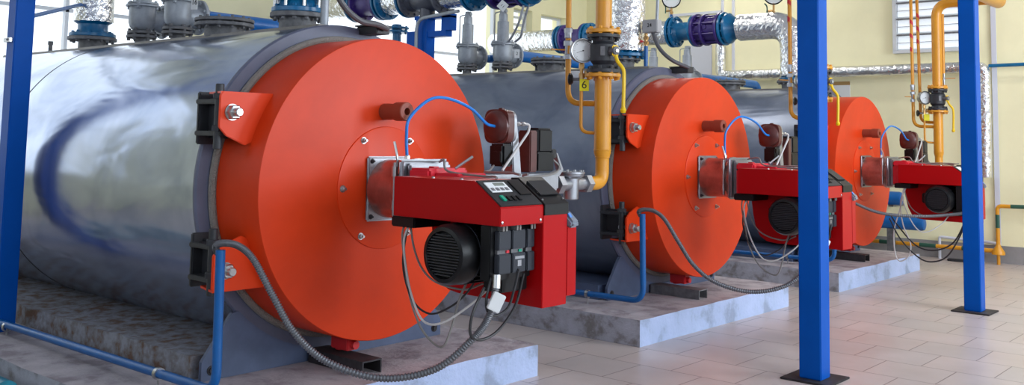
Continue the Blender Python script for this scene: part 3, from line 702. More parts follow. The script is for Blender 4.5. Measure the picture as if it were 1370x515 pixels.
# signal cables hanging from the burner
def cable(pts, r, m, label, l2, l3, grp='cables hanging below the burners'):
    o = one('cable', G().tube(pts, r, 7, 6), m, label, 'cable', grp, loc=pts[0]); 
    if l2: bay(o, l2, l3)
    return o
cable([(-3.40, 3.19, 1.00), (-3.41, 3.18, 0.93), (-3.385, 3.18, 0.80), (-3.36, 3.19, 0.66), (-3.30, 3.2, 0.53), (-3.22, 3.2, 0.465), (-3.14, 3.2, 0.45), (-3.11, 3.22, 0.53), (-3.10, 3.26, 0.66), (-3.09, 3.30, 0.74)], 0.0055, 'cablegrey', 'longest grey cable looping down below the nearest burner', 'longest grey cable loop below the middle burner', 'longest grey cable loop below the farthest burner')
cable([(-3.36, 3.19, 1.00), (-3.385, 3.17, 0.92), (-3.36, 3.16, 0.80), (-3.30, 3.15, 0.66), (-3.22, 3.15, 0.56), (-3.13, 3.18, 0.56), (-3.03, 3.25, 0.64), (-2.99, 3.35, 0.72)], 0.0055, 'cablewhite', 'pale cable swinging in a wide loop below the nearest burner', 'pale cable in a wide loop below the middle burner', 'pale cable in a wide loop below the farthest burner')
cable([(-3.38, 3.20, 1.00), (-3.36, 3.21, 0.88), (-3.32, 3.23, 0.78), (-3.25, 3.26, 0.72), (-3.15, 3.34, 0.69), (-3.08, 3.40, 0.72)], 0.005, 'cablegrey', 'short grey cable sagging to the motor of the nearest burner', 'short grey cable sagging to the motor of the middle burner', 'short grey cable sagging to the motor of the farthest burner')
cable([(-3.375, 3.185, 1.00), (-3.40, 3.18, 0.80), (-3.34, 3.19, 0.64), (-3.25, 3.22, 0.58), (-3.16, 3.27, 0.62), (-3.12, 3.33, 0.68), (-3.10, 3.36, 0.73)], 0.005, 'cableblack', 'dark cable crossing the loops below the nearest burner', 'dark cable crossing the loops below the middle burner', 'dark cable crossing the loops below the farthest burner')
cable([(-2.82, 3.02+0.1, 0.76), (-2.82, 3.05, 0.66), (-2.83, 3.05, 0.57), (-2.84, 3.13, 0.535), (-2.84, 3.24, 0.56), (-2.82, 3.33, 0.66), (-2.80, 3.36, 0.80)], 0.0065, 'cableblack', 'thick black cable looping under the relay board of the nearest burner', 'thick black cable looping under the relay board of the middle burner', 'thick black cable looping under the relay board of the farthest burner')
cable([(-2.80, 3.14, 0.80), (-2.79, 3.10, 0.70), (-2.80, 3.15, 0.64), (-2.79, 3.24, 0.66), (-2.775, 3.27, 0.75), (-2.765, 3.285, 0.83)], 0.006, 'cableblack', 'short black cable loop beside the paper tag of the nearest burner', 'short black cable loop at the relay board of the middle burner', 'short black cable loop at the relay board of the farthest burner')
# cables lying on the cover
cable([(-3.55, 3.56, 1.275), (-3.4, 3.44, 1.29), (-3.33, 3.40, 1.236), (-3.1, 3.39, 1.222), (-3.0, 3.37, 1.224), (-2.92, 3.30, 1.222)], 0.006, 'cablegrey', 'grey cable lying along the top cover of the nearest burner', 'grey cable lying along the top cover of the middle burner', 'grey cable lying along the top cover of the farthest burner', 'cables on the burner covers')
cable([(XG, 4.04, 1.25), (-3.55, 3.95, 1.225), (-3.4, 3.75, 1.225), (-3.1, 3.60, 1.235), (-2.95, 3.5, 1.232)], 0.006, 'cablegrey', 'grey cable from the coil down to the hood of the nearest burner', 'grey cable from the coil to the hood of the middle burner', 'grey cable from the coil to the hood of the farthest burner', 'cables on the burner covers')
cable([(XG, 4.54, 1.30), (-3.57, 4.6, 1.24), (-3.5, 4.45, 1.20), (-3.4, 4.1, 1.19), (-3.1, 3.70, 1.22), (-2.95, 3.56, 1.234)], 0.006, 'cablegrey', 'grey cable from the solenoid plug to the nearest burner', 'grey cable from the solenoid plug to the middle burner', 'grey cable from the solenoid plug to the farthest burner', 'cables on the burner covers')

fx3 = root('flexible_conduit', (-3.81, 2.46+2*DY, 0.90), 'ribbed metal hose hanging almost level across to the farthest burner', 'hose', 'flexible metal hoses to the burners')
Q = smooth_path([(x, y+2*DY, z) for x, y, z in [(-3.835, 2.455, 0.86), (-3.845, 2.45, 0.895), (-3.80, 2.46, 0.915), (-3.72, 2.51, 0.885), (-3.64, 2.57, 0.83), (-3.48, 2.67, 0.755), (-3.31, 2.78, 0.725), (-3.07, 2.93, 0.725), (-2.90, 3.04, 0.745), (-2.81, 3.10, 0.76), (-2.768, 3.14, 0.79)]], 64); NQ = len(Q)-1
g = G(); g.tube(Q, rr, 10, straight=True); link('ribbed_hose', g, 'hosegrey', fx3, 80)
for lb, m_, r_, ps in (('upper of two black cables sagging in an arc below the farthest burner', 'cableblack', 0.0075, [(-3.529, 10.101, 0.713), (-3.455, 10.101, 0.604), (-3.273, 10.101, 0.409), (-3.093, 10.101, 0.373), (-2.915, 10.101, 0.461), (-2.807, 10.101, 0.666), (-2.80, 10.12, 0.78)]),
                       ('lower of two black cables sagging in an arc below the farthest burner', 'cableblack', 0.0075, [(-3.53, 10.101, 0.66), (-3.42, 10.101, 0.456), (-3.239, 10.101, 0.285), (-3.095, 10.101, 0.262), (-2.952, 10.101, 0.349), (-2.808, 10.101, 0.629), (-2.80, 10.12, 0.78)]),
                       ('tall narrow loop of grey cable hanging from the farthest burner to the plinth edge', 'cablewhite', 0.0065, [(-3.351, 10.101, 1.00), (-3.414, 10.101, 0.834), (-3.395, 10.101, 0.609), (-3.324, 10.101, 0.427), (-3.341, 10.101, 0.30), (-3.424, 10.101, 0.235), (-3.475, 10.101, 0.301), (-3.486, 10.101, 0.526), (-3.423, 10.101, 0.758), (-3.367, 10.101, 1.0)])):
    one('cable', G().tube(ps, r_, 7, 6), m_, lb, 'cable', 'cables hanging below the burners', loc=ps[0])
# ---- gas riser
ZV0, ZV1 = 1.84, 2.09       # ball valve between the flanges
gr = root('gas_riser', (XG, YR, 1.10), 'thick ochre gas riser standing before the middle boiler', 'gas pipe', 'ochre gas risers')
g = G(); pth = bend([(XG, 4.93, 1.13), (XG, YR, 1.13), (XG, YR, 1.30)], 0.11, 10)
g.tube(pth, 0.044, 24, straight=True)
g.lathe((XG, YR, 1.27), (0, 0, 1), [(0, 0.044), (0.02, 0.044), (0.05, 0.0545), (0.08, 0.0545), (ZV0-1.27, 0.0545)], 32)
for z in (1.29, 1.335): g.lathe((XG, YR, z), (0, 0, 1), [(0, 0.046+0.01*(z > 1.3)), (0.004, 0.049+0.009*(z > 1.3)), (0.008, 0.046+0.01*(z > 1.3))], 32)
link('lower_pipe', g, 'yellow', gr)
g = G(); g.flange((XG, YR, ZV0-0.018), (0, 0, 1), 0.115, 0.024, 8, 0.013); link('lower_flange', g, 'yellow', gr)
g = G(); g.flange((XG, YR, ZV1+0.018), (0, 0, 1), 0.115, 0.024, 8, 0.013); link('upper_flange', g, 'yellow', gr)
up_ = G(); up_.tube(bend([(XG, YR, ZV1), (XG, YR, 3.12), (-3.02, YR, 3.12)], 0.17, 12), 0.053, 32, straight=True)
# top differs at the last riser, so keep it apart
top1 = link('upper_pipe', up_, 'yellow', gr)
bay(gr, 'thick ochre gas riser of the middle burner, hidden by the blue column', 'thick ochre gas riser standing before the cream far wall')
# ball valve
bv = root('ball_valve', (XG, YR, ZV0), 'dark grey flanged ball valve with yellow lever on the nearest ochre riser', 'valve', 'ball valves on the gas risers')
g = G(); g.lathe((XG, YR, ZV0), (0, 0, 1), [(0, 0), (0, 0.108), (0.022, 0.108), (0.026, 0.075), (0.05, 0.066), (0.075, 0.085), (0.18, 0.085), (0.20, 0.070), (0.224, 0.075), (0.228, 0.108), (0.248, 0.108), (0.248, 0)], 40)
for k in range(8):
    a = 2*PI*(k+0.5)/8
    for z0, z1 in ((ZV0+0.022, ZV0+0.042), (ZV1-0.042, ZV1-0.022)): g.hexn((XG+0.092*math.cos(a), YR+0.092*math.sin(a), z0), (0, 0, 1), 0.012, z1-z0)
link('valve_body', g, 'castiron', bv)
nn = Vector((0.62, -0.78, 0)).normalized()
sd = Vector((0.78, 0.62, 0)).normalized()
g = G(); g.obox(Vector((XG, YR, ZV0+0.135))+nn*0.085+sd*(-0.01), nn, (0, 0, 1), 0.012, 0.03, 0.06, 0.002); link('name_plate', g, 'flange', bv)
c0 = Vector((XG, YR, ZV0+0.135))+Vector((0.95, -0.3, 0)).normalized()*0.08
ax = Vector((0.95, -0.3, 0)).normalized()
g = G(); g.cyl(c0, c0+ax*0.06, 0.028, 18, bev=0.004); link('stem', g, 'flange', bv)
g = G(); c1 = c0+ax*0.045
g.obox(c1, ax, (0, 0, 1), 0.018, 0.05, 0.075, 0.008)
g.tube([c1+Vector((0, 0, -0.02)), c1+Vector((0.02, 0.0, -0.07)), c1+Vector((0.055, 0.01, -0.12)), c1+Vector((0.062, 0.01, -0.18)), c1+Vector((0.058, 0.01, -0.36))], 0.012, 10)
g.lathe(c1+Vector((0.058, 0.01, -0.40)), (0, 0, 1), [(0, 0), (0.004, 0.014), (0.02, 0.020), (0.036, 0.014), (0.045, 0.010)], 14); lvv = link('lever', g, 'lever', bv)
g = G(); g.hexn(c1+ax*0.008, ax, 0.014, 0.014); link('lever_nut', g, 'steel', lvv)
bay(bv, 'ball valve with yellow lever on the riser behind the nearer blue column', 'dark ball valve with yellow lever on the riser before the far wall')
# gauge assembly
pg = root('pressure_gauge', (-3.735, YR-0.02, 1.45), 'round silver pressure gauge on a thin siphon beside the nearest ochre riser', 'gauge', 'pressure gauges on the gas risers')
gn = Vector((0.80, -0.60, 0)).normalized(); gc = Vector((-3.745, YR-0.04, 1.985))
g = G(); g.lathe(gc-gn*0.035, gn, [(0, 0), (0, 0.070), (0.004, 0.076), (0.055, 0.078), (0.062, 0.082), (0.068, 0.080), (0.066, 0.072), (0.060, 0.070)], 40); link('case', g, 'steel', pg)
gr_ = Vector((0, 0, 1)).cross(gn)
def dial(gc, gn, R, par, off=0.026):
    r_ = Vector((0, 0, 1)).cross(gn)
    g = G(); g.lathe(gc+gn*off, gn, [(0, R), (0.001, 0)], 32); dl = link('dial', g, 'glass', par)
    g = G()
    for k in range(25):
        a = math.radians(225-270*k/24); d = r_*math.cos(a)+Vector((0, 0, 1))*math.sin(a)
        g.obox(gc+gn*(off+0.002)+d*R*0.86, d, gn, R*(0.16 if k % 4 == 0 else 0.08), 0.0012, 0.0006)
    a = math.radians(200); d = r_*math.cos(a)+Vector((0, 0, 1))*math.sin(a)
    g.obox(gc+gn*(off+0.004)+d*R*0.28, d, gn, R*0.8, 0.0022, 0.001); g.cyl(gc+gn*(off+0.002), gc+gn*(off+0.006), R*0.07, 10)
    link('scale_and_needle', g, 'black', dl)
dial(gc, gn, 0.068, pg)
px, py = gc.x, gc.y
g = G(); g.cyl((px, py, 1.80), (px, py, 1.91), 0.011, 12); g.hexn((px, py, 1.865), (0, 0, 1), 0.018, 0.04); g.hexn((px, py, 1.79), (0, 0, 1), 0.018, 0.05); g.hexn((px+0.03, py+0.01, 1.81), (0, 0, 1), 0.013, 0.045); link('stem', g, 'brass', pg)
hn = Vector((-0.85, -0.5, 0)).normalized()
g = G(); q = Vector((px, py, 1.80)); g.cyl(q, q+hn*0.06, 0.010, 12); ck = link('cock', g, 'flange', pg)
g = G(); g.lathe(q+hn*0.055, hn, [(0, 0), (0, 0.026), (0.012, 0.038), (0.028, 0.038), (0.034, 0.022), (0.034, 0)], 8); link('knob', g, 'black', ck)
g = G(); g.tube(bend([(px, py, 1.78), (px, py, 1.455), (XG-0.04, YR-0.01, 1.448)], 0.07, 9), 0.0115, 12, straight=True); link('siphon', g, 'yellow', pg)
bay(pg, 'pressure gauge on the riser behind the nearer blue column', 'round pressure gauge on the ochre riser before the far wall')
# number tag (nearest riser shows a 6)
def yellow_tag(off, s, label):
    t = root('number_tag', Vector((-3.725, YR-0.055, 1.73))+Vector(off), label, 'tag', 'yellow tags on the gauge siphons')
    n_ = Vector((0.45, -0.89, 0)); r_ = Vector((0, 0, 1)).cross(n_).normalized()
    c = ORG[t]+Vector((0, 0, 0.03))+r_*0.012
    g = G(); g.obox(c, r_, (0, 0, 1), 0.062, 0.0016, 0.078); pl = link('plate', g, 'tagyellow', t)
    if s: text('lettering', s, 0.072, c+n_*0.0012, r_, (0, 0, 1), 'black', t)
    return t
yellow_tag((0, 0, 0), '6', 'yellow tag with a black number 6 on the nearest gauge siphon')
yellow_tag((0, 2*DY, -0.01), '', 'small yellow tag below the gauge on the farthest riser')
# vent pipe 1 beside the riser
vp = root('vent_pipe', (-3.885, YR, 1.64), 'thin ochre vent pipe bending into the nearest ochre riser', 'gas pipe', 'thin ochre vent pipes')
g = G(); g.tube(bend([(-3.895, YR, 3.3), (-3.885, YR, 1.645), (XG-0.04, YR, 1.640)], 0.10, 10), 0.019, 14, straight=True); link('tube', g, 'yellow', vp)
g = G(); g.cyl((-3.89, YR, 2.08), (-3.89, YR, 2.14), 0.024, 16, bev=0.003); g.hexn((-3.89, YR, 2.03), (0, 0, 1), 0.030, 0.035); g.cyl((-3.89, YR, 1.97), (-3.89, YR, 2.04), 0.020, 16); g.hexn((-3.89, YR, 1.94), (0, 0, 1), 0.029, 0.035); g.hexn((-3.89, YR, 2.12), (0, 0, 1), 0.028, 0.03); vv = link('cock', g, 'alu', vp)
g = G(); g.obox((-3.92, YR-0.07, 2.0), (-0.5, -0.9, 0.0), (0, 0, 1), 0.10, 0.016, 0.008, 0.002); link('cock_handle', g, 'yellow', vv)
def stripes(parent, x, y, z0, n, dz, r, name='red_stripe'):
    for k in range(n):
        g = G(); z = z0+k*dz; a = [(x+r*math.cos(t*2*PI/20), y+r*math.sin(t*2*PI/20), z+0.026*math.cos(t*2*PI/20+2.2)) for t in range(21)]
        g.tube(a, 0.0005, 4, straight=True, cap=False)
        # slanted band
        g2 = G(); vs0 = [g2.b.verts.new(Vector(p)+Vector((0, 0, -0.024))) for p in a[:-1]]; vs1 = [g2.b.verts.new(Vector(p)+Vector((0, 0, 0.024))) for p in a[:-1]]
        for t in range(20): g2.b.faces.new((vs0[t], vs0[(t+1) % 20], vs1[(t+1) % 20], vs1[t]))
        g.b.free(); link(name, g2, 'redmark', parent)
stripes(vp, -3.893, YR, 2.56, 3, 0.17, 0.0202)
bay(vp, 'thin ochre vent pipe with red stripes left of the nearer blue column', 'left thin ochre vent pipe with red stripes beside the farthest riser')

GRPS = {}
for (o, l2, l3) in BAY:
    for k, lb in ((1, l2), (2, l3)):
        if k == 2 and (o is fx or (lb and ('black cable' in lb or 'longest grey' in lb or 'dark cable' in lb))): continue
        c = dup(o, (0, k*DY, 0), lb, skip=('upper_pipe',) if (o is gr and k == 2) else ())
        if o is gr and k == 2: GR3 = c
        if o is vp and k == 2: VP3 = c
# last riser turns to run level in front of the wall
Y3 = YR+2*DY
g = G(); g.tube(bend([(XG, Y3, ZV1), (XG, Y3, 3.12), (-3.02, Y3, 3.12)], 0.17, 12), 0.057, 28, straight=True)
link('upper_pipe', g, 'yellow', GR3)
g = G(); g.lathe((XG, Y3, 2.60), (0, 0, 1), [(0, 0.0525), (0, 0.0532), (0.018, 0.0532), (0.018, 0.0525)], 28); link('red_band', g, 'redmark', GR3)
g = G(); g.lathe((-2.95, 12.2, 3.12), (0, -1, 0), [(0, 0), (0.004, 0.04), (0.02, 0.072), (0.05, 0.085), (9.4, 0.085), (9.4, 0)], 32); one('gas_header', g, 'yellow', 'thick ochre gas header overhead, its rounded end showing at the top right', 'gas pipe', loc=(-2.95, 7.5, 3.12))
# second thin pipe and the bleed line beside the last riser
v2 = root('bleed_pipe', (XG-0.22, Y3-0.08, 1.70), 'right thin ochre pipe with red stripes beside the farthest riser', 'gas pipe')
g = G(); g.tube(bend([(-3.845, Y3+0.05, 3.6), (-3.815, Y3+0.05, 1.70), (XG-0.04, Y3+0.02, 1.69)], 0.09, 10), 0.018, 14, straight=True); link('tube', g, 'yellow', v2)
stripes(v2, -3.832, Y3+0.05, 2.66, 3, 0.16, 0.0192)
v3 = root('sampling_pipe', (XG+0.055, Y3+0.09, 2.1), 'short ochre sampling pipe with a small handle behind the farthest riser', 'gas pipe')
g = G(); g.cyl((XG+0.045, Y3+0.085, 2.28), (XG+0.045, Y3+0.085, 3.0), 0.019, 14); link('tube', g, 'yellow', v3)
g = G(); g.cyl((XG+0.05, Y3+0.085, 2.14), (XG+0.05, Y3+0.085, 2.29), 0.013, 12); g.hexn((XG+0.05, Y3+0.085, 2.20), (0, 0, 1), 0.02, 0.03); v3c = link('cock', g, 'alu', v3)
g = G(); g.obox((XG+0.12, Y3+0.085, 2.22), (1, 0, 0), (0, 0, 1), 0.12, 0.015, 0.008, 0.002); link('handle', g, 'yellow', v3c)

# ================================================================== SAFETY VALVES
ZTP = ZC+RS
def safety(x, y, label):
    v = root('safety_valve', (x, y, ZTP+0.022), label, 'safety valve', 'grey safety valves on the boiler tops')
    z = ZTP
    g = G(); g.cyl((x, y, z), (x, y, z+0.06), 0.045, 20); g.flange((x, y, z+0.065), (0, 0, 1), 0.105, 0.022, 6, 0.014); g.flange((x, y, z+0.095), (0, 0, 1), 0.100, 0.022, 6, 0.013, False); link('inlet_flange', g, 'flange', v)
    g = G(); g.lathe((x, y, z+0.10), (0, 0, 1), [(0, 0.06), (0.01, 0.06), (0.035, 0.085), (0.07, 0.095), (0.17, 0.095), (0.185, 0.09), (0.19, 0.09)], 32)
    g.lathe((x, y, z+0.19), (0, 1, 0), [(0.0, 0.075), (0.10, 0.072), (0.15, 0.085)], 28); link('body', g, 'valvegrey', v)
    g = G(); g.flange((x, y+0.16, z+0.19), (0, 1, 0), 0.125, 0.024, 8, 0.011); link('outlet_flange', g, 'valvegrey', v)
    g = G(); g.flange((x, y, z+0.29), (0, 0, 1), 0.118, 0.016, 4, 0.014); g.flange((x, y, z+0.308), (0, 0, 1), 0.108, 0.014, 4, 0.012); link('bonnet_flange', g, 'valvegrey', v)
    g = G(); g.lathe((x, y, z+0.31), (0, 0, 1), [(0, 0.064), (0.012, 0.058), (0.20, 0.057), (0.205, 0.044), (0.275, 0.042), (0.28, 0.034), (0.33, 0.030), (0.335, 0)], 28); link('spring_bonnet', g, 'valvegrey', v)
    g = G(); g.tube(bend([(x-0.085, y-0.03, z+0.31), (x-0.085, y-0.03, z+0.60), (x-0.02, y-0.01, z+0.61)], 0.03), 0.006, 8, straight=True); g.cyl((x-0.02, y-0.01, z+0.615), (x+0.04, y, z+0.615), 0.02, 12); link('lifting_lever', g, 'valvegrey', v)
    return v
s1 = safety(-6.57, YB, 'grey safety valve on the nearest boiler, left of two')
s1.name = 'safety_valve'
dup(s1, (0.49, 0, 0), 'grey safety valve on the nearest boiler, right of two with a white tag')
dup(s1, (0.0, DY, 0), 'grey safety valve on the middle boiler, left of two')
dup(s1, (0.47, DY, 0), 'grey safety valve on the middle boiler, right of two with a paper tag')
sv3 = [dup(s1, (0.0, 2*DY, 0), 'grey safety valve on the farthest boiler, left of two behind the header')]
sv3.append(dup(s1, (0.49, 2*DY, 0), 'grey safety valve on the farthest boiler beside the blind flange'))
for o_ in sv3: o_.scale = (1, 1, 0.88)
def paper(c, n_, w, h, s, label, up_=(0, 0, 1), name='paper_tag'):
    n_ = Vector(n_).normalized(); u = Vector(up_); u = (u-n_*u.dot(n_)).normalized(); r_ = u.cross(n_)
    t = root(name, c, label, 'tag', 'white paper tags on valves')
    g = G(); g.obox(Vector(c), r_, u, w, 0.001, h); link('sheet', g, 'white', t)
    if s: text('lettering', s, h*0.5, Vector(c)+n_*0.0012, r_, u if abs(u.z) > 0.9 else (0, 0, 1), 'black', t)
paper((-6.08+0.17, YB+0.02, ZTP+0.27), (0.3, -0.95, 0), 0.055, 0.10, '16', 'white number tag hanging on the right safety valve of the nearest boiler', name='number_tag')
paper((-6.10+0.115, YB+DY+0.08, ZTP+0.20), (0.5, -0.85, 0), 0.05, 0.085, '2', 'white number tag on the right safety valve of the middle boiler', name='number_tag')

# ================================================================== BLUE HEADER
for k, lb in enumerate(('blue relief pipe leaving the safety valves of the nearest boiler', 'blue relief pipe leaving the safety valves of the middle boiler', 'blue relief pipe leaving the safety valves of the farthest boiler')):
    y = YB+k*DY; z = ZTP+0.19; g = G()
    ye = y+(1.25, 1.6, 1.9)[k]
    g.tube(bend([(-6.08, y+0.173, z), (-6.08, ye, z), (-6.08, ye, 1.2)], 0.12, 8), 0.056, 24, straight=True)
    g.tube(bend([(-6.57, y+0.173, z), (-6.57, y+0.33, z), (-6.08, y+0.40, z)], 0.06, 6), 0.040, 18, straight=True)
    one('relief_pipe', g, 'bluepipe', lb, 'pipe', 'blue relief pipes', loc=(-6.08, y+0.17, z))
# ================================================================== FLOW PIPE RUNS
def run(Yc, Zr, x_el, label, long, sh, fl):
    # foil covered elbow rising from the flow nozzle, then level towards the left
    zt = ZTP+0.105
    f = root('insulated_pipe', (x_el, Yc, zt), label, 'insulated pipe', 'foil wrapped flow pipes')
    g = G(); g.flange((x_el, Yc, zt+0.016), (0, 0, 1), 0.165, 0.03, 12, 0.013); g.lathe((x_el, Yc, zt+0.03), (0, 0, 1), [(0, 0.12), (0.05, 0.10)], 28); link('foot_flange', g, 'teal', f)
    R = 0.158
    pts = bend([(x_el, Yc, zt+0.05), (x_el, Yc, Zr), (sh+0.0, Yc, Zr)], 0.43, 16)
    g = G(); g.tube(pts, R, 40, straight=True)
    for v in g.b.verts: v.co += Vector((random.uniform(-1, 1), random.uniform(-1, 1), random.uniform(-1, 1)))*0.003
    link('foil_elbow', g, 'foil', f)
    # blue reducer + flange, violet valve, blue flanges
    g = G(); g.lathe((sh, Yc, Zr), (-1, 0, 0), [(0, 0.0), (0, 0.10), (0.10, 0.155), (0.13, 0.185), (0.16, 0.185)], 32); g.flange((sh-0.20, Yc, Zr), (1, 0, 0), 0.203, 0.03, 12, 0.014); link('blue_flange', g, 'teal', f)
    a = sh-0.23
    w = root('check_valve', (a-0.17, Yc, Zr-0.2), ('violet flanged valve on the foil wrapped pipe of the %s boiler' % long[0]), 'valve', 'violet flanged valves')
    g = G(); g.flange((a-0.012, Yc, Zr), (1, 0, 0), 0.205, 0.034, 12, 0.014); g.flange((a-0.34, Yc, Zr), (1, 0, 0), 0.205, 0.034, 12, 0.014); g.lathe((a-0.33, Yc, Zr), (1, 0, 0), [(0, 0.16), (0.04, 0.155), (0.27, 0.155), (0.31, 0.16)], 32); g.flange((a-0.22, Yc, Zr), (1, 0, 0), 0.196, 0.03, 12, 0.012); link('body', g, 'purple', w)
    g = G()
    for k in range(8):
        t = 2*PI*(k+0.5)/8; g.cyl((a-0.33, Yc+0.172*math.cos(t), Zr+0.172*math.sin(t)), (a-0.02, Yc+0.172*math.cos(t), Zr+0.172*math.sin(t)), 0.011, 8)
    link('tie_bolt', g, 'purple', w)
    g = G(); g.cyl((a-0.17, Yc-0.13, Zr+0.02), (a-0.17, Yc-0.165, Zr+0.02), 0.03, 6); link('plug', g, 'purple', w)
    g = G(); g.flange((a-0.375, Yc, Zr), (1, 0, 0), 0.200, 0.03, 12, 0.014); g.lathe((a-0.39, Yc, Zr), (-1, 0, 0), [(0, 0.15), (0.06, 0.115), (0.20, 0.115), (0.24, 0.15)], 32); g.flange((a-0.645, Yc, Zr), (1, 0, 0), 0.195, 0.03, 12, 0.014); g.flange((a-0.70, Yc, Zr), (1, 0, 0), 0.195, 0.03, 12, 0.014); link('blue_spool', g, 'teal', f)
    b_ = a-0.72
    g = G(); g.tube([(b_, Yc, Zr), (b_-fl, Yc, Zr)], 0.150, 36, straight=True); link('foil_section', g, 'foil', f)
    return f, b_-fl
f2, e2 = run(YB+DY, 2.86, -4.66, 'foil wrapped pipe with blue flanges rising from the middle boiler', ('middle',), -5.60, 0.35)
f3, e3 = run(YB+2*DY, 2.775, -4.68, 'foil wrapped pipe with blue flanges rising from the farthest boiler', ('farthest',), -5.36, 0.90)
# continuation of the middle and far runs: grey valve, foil, second violet valve
def cont(Yc, Zr, x, fpar, who, greyv):
    if greyv:
        w = root('grey_valve', (x-0.2, Yc, Zr-0.2), 'dark grey flanged valve on the pipe above the %s boiler' % who, 'valve')
        g = G(); g.flange((x+0.02, Yc, Zr), (1, 0, 0), 0.20, 0.03, 12, 0.014); g.lathe((x, Yc, Zr), (-1, 0, 0), [(0, 0.14), (0.05, 0.115), (0.10, 0.15), (0.32, 0.15), (0.40, 0.115), (0.46, 0.14)], 32); g.flange((x-0.47, Yc, Zr), (1, 0, 0), 0.20, 0.03, 12, 0.014); g.cyl((x-0.22, Yc, Zr-0.24), (x-0.22, Yc, Zr), 0.08, 20); link('body', g, 'greydark', w)
        x -= 0.52
    g = G(); g.flange((x, Yc, Zr), (1, 0, 0), 0.2, 0.03, 12, 0.014); g.lathe((x, Yc, Zr), (-1, 0, 0), [(0, 0.17), (0.1, 0.14)], 32); link('blue_flange', g, 'teal', fpar)
    g = G(); g.tube([(x-0.05, Yc, Zr), (x-0.32, Yc, Zr)], 0.150, 36, straight=True); link('foil_section', g, 'foil', fpar)
    x -= 0.32
    g = G(); g.flange((x, Yc, Zr), (1, 0, 0), 0.2, 0.03, 12, 0.014); g.flange((x-0.06, Yc, Zr), (1, 0, 0), 0.2, 0.03, 12, 0.014); link('blue_flange', g, 'teal', fpar)
    a = x-0.08
    w = root('check_valve', (a-0.17, Yc, Zr-0.2), 'second violet valve farther along the pipe above the %s boiler' % who, 'valve', 'violet flanged valves')
    g = G(); g.flange((a-0.012, Yc, Zr), (1, 0, 0), 0.2, 0.034, 12, 0.014); g.flange((a-0.34, Yc, Zr), (1, 0, 0), 0.2, 0.034, 12, 0.014); g.lathe((a-0.33, Yc, Zr), (1, 0, 0), [(0, 0.15), (0.06, 0.13), (0.26, 0.13), (0.31, 0.15)], 32); link('body', g, 'purple', w)
    g = G(); g.flange((a-0.38, Yc, Zr), (1, 0, 0), 0.2, 0.03, 12, 0.014); g.flange((a-0.44, Yc, Zr), (1, 0, 0), 0.195, 0.03, 12, 0.014); link('blue_flange', g, 'teal', fpar)
    g = G(); g.tube([(a-0.45, Yc, Zr), (-9.3, Yc, Zr)], 0.150, 36, straight=True); link('foil_section', g, 'foil', fpar)
    return a
cont(YB+DY, 2.86, e2-0.04, f2, 'middle', True)
cont(YB+2*DY, 2.775, e3-0.02, f3, 'farthest', False)
# stack above the nearest boiler's flow nozzle
s0 = root('flow_valve', (-4.715, YB, ZTP+0.105), 'teal blue flanged valve on top of the nearest boiler', 'valve')
g = G(); z = ZTP+0.105; g.flange((-4.715, YB, z+0.016), (0, 0, 1), 0.158, 0.03, 12, 0.013); g.lathe((-4.715, YB, z+0.03), (0, 0, 1), [(0, 0.13), (0.04, 0.115), (0.07, 0.13)], 32); link('lower_flange', g, 'teal', s0)
g = G(); g.flange((-4.715, YB, z+0.115), (0, 0, 1), 0.17, 0.03, 12, 0.013); g.lathe((-4.715, YB, z+0.13), (0, 0, 1), [(0, 0.12), (0.15, 0.12), (0.2, 0.16), (0.26, 0.16), (0.26, 0)], 32); link('valve_body', g, 'teal', s0)
g = G()
for k in range(8):
    a = 2*PI*(k+0.5)/8; g.cyl((-4.715+0.14*math.cos(a), YB+0.14*math.sin(a), z), (-4.715+0.14*math.cos(a), YB+0.14*math.sin(a), z+0.15), 0.011, 8)
link('stud_bolts', g, 'steel', s0)
# grey pipe beside it
g = G(); g.cyl((-4.46, YB, ZTP), (-4.46, YB, 3.0), 0.024, 16); g.cyl((-4.46, YB, 2.23), (-4.46, YB, 2.26), 0.028, 16)
one('grey_pipe', g, 'valvegrey', 'upright grey pipe rising from the front of the nearest boiler', 'pipe')
# return pipe with foil above the nearest boiler, and its copies
rp = root('return_pipe', (-7.33, YB, ZTP+0.10), 'foil wrapped upright pipe on a blue flange, rear of the nearest boiler', 'insulated pipe', 'foil wrapped return pipes')
g = G(); z = ZTP+0.101; g.flange((-7.33, YB, z+0.016), (0, 0, 1), 0.17, 0.028, 10, 0.013); g.lathe((-7.33, YB, z+0.03), (0, 0, 1), [(0, 0.125), (0.03, 0.11), (0.07, 0.11), (0.09, 0.14), (0.095, 0.14)], 32); link('blue_flange', g, 'teal', rp)
g = G(); g.tube([(-7.33, YB, z+0.12+k*0.12) for k in range(9)], 0.145, 36, straight=True)
for v in g.b.verts: v.co += Vector((random.uniform(-1, 1), random.uniform(-1, 1), random.uniform(-1, 1)))*0.003
link('foil_wrap', g, 'foil', rp)
br = one('brace_rod', G().tube([(-6.19, 2.50, 2.09), (-7.25, YB-0.14, 2.36)], 0.014, 10), 'bluepipe', 'thin blue brace rod between the left column and the foil pipe', 'rod', loc=(-6.19, 2.50, 2.09))
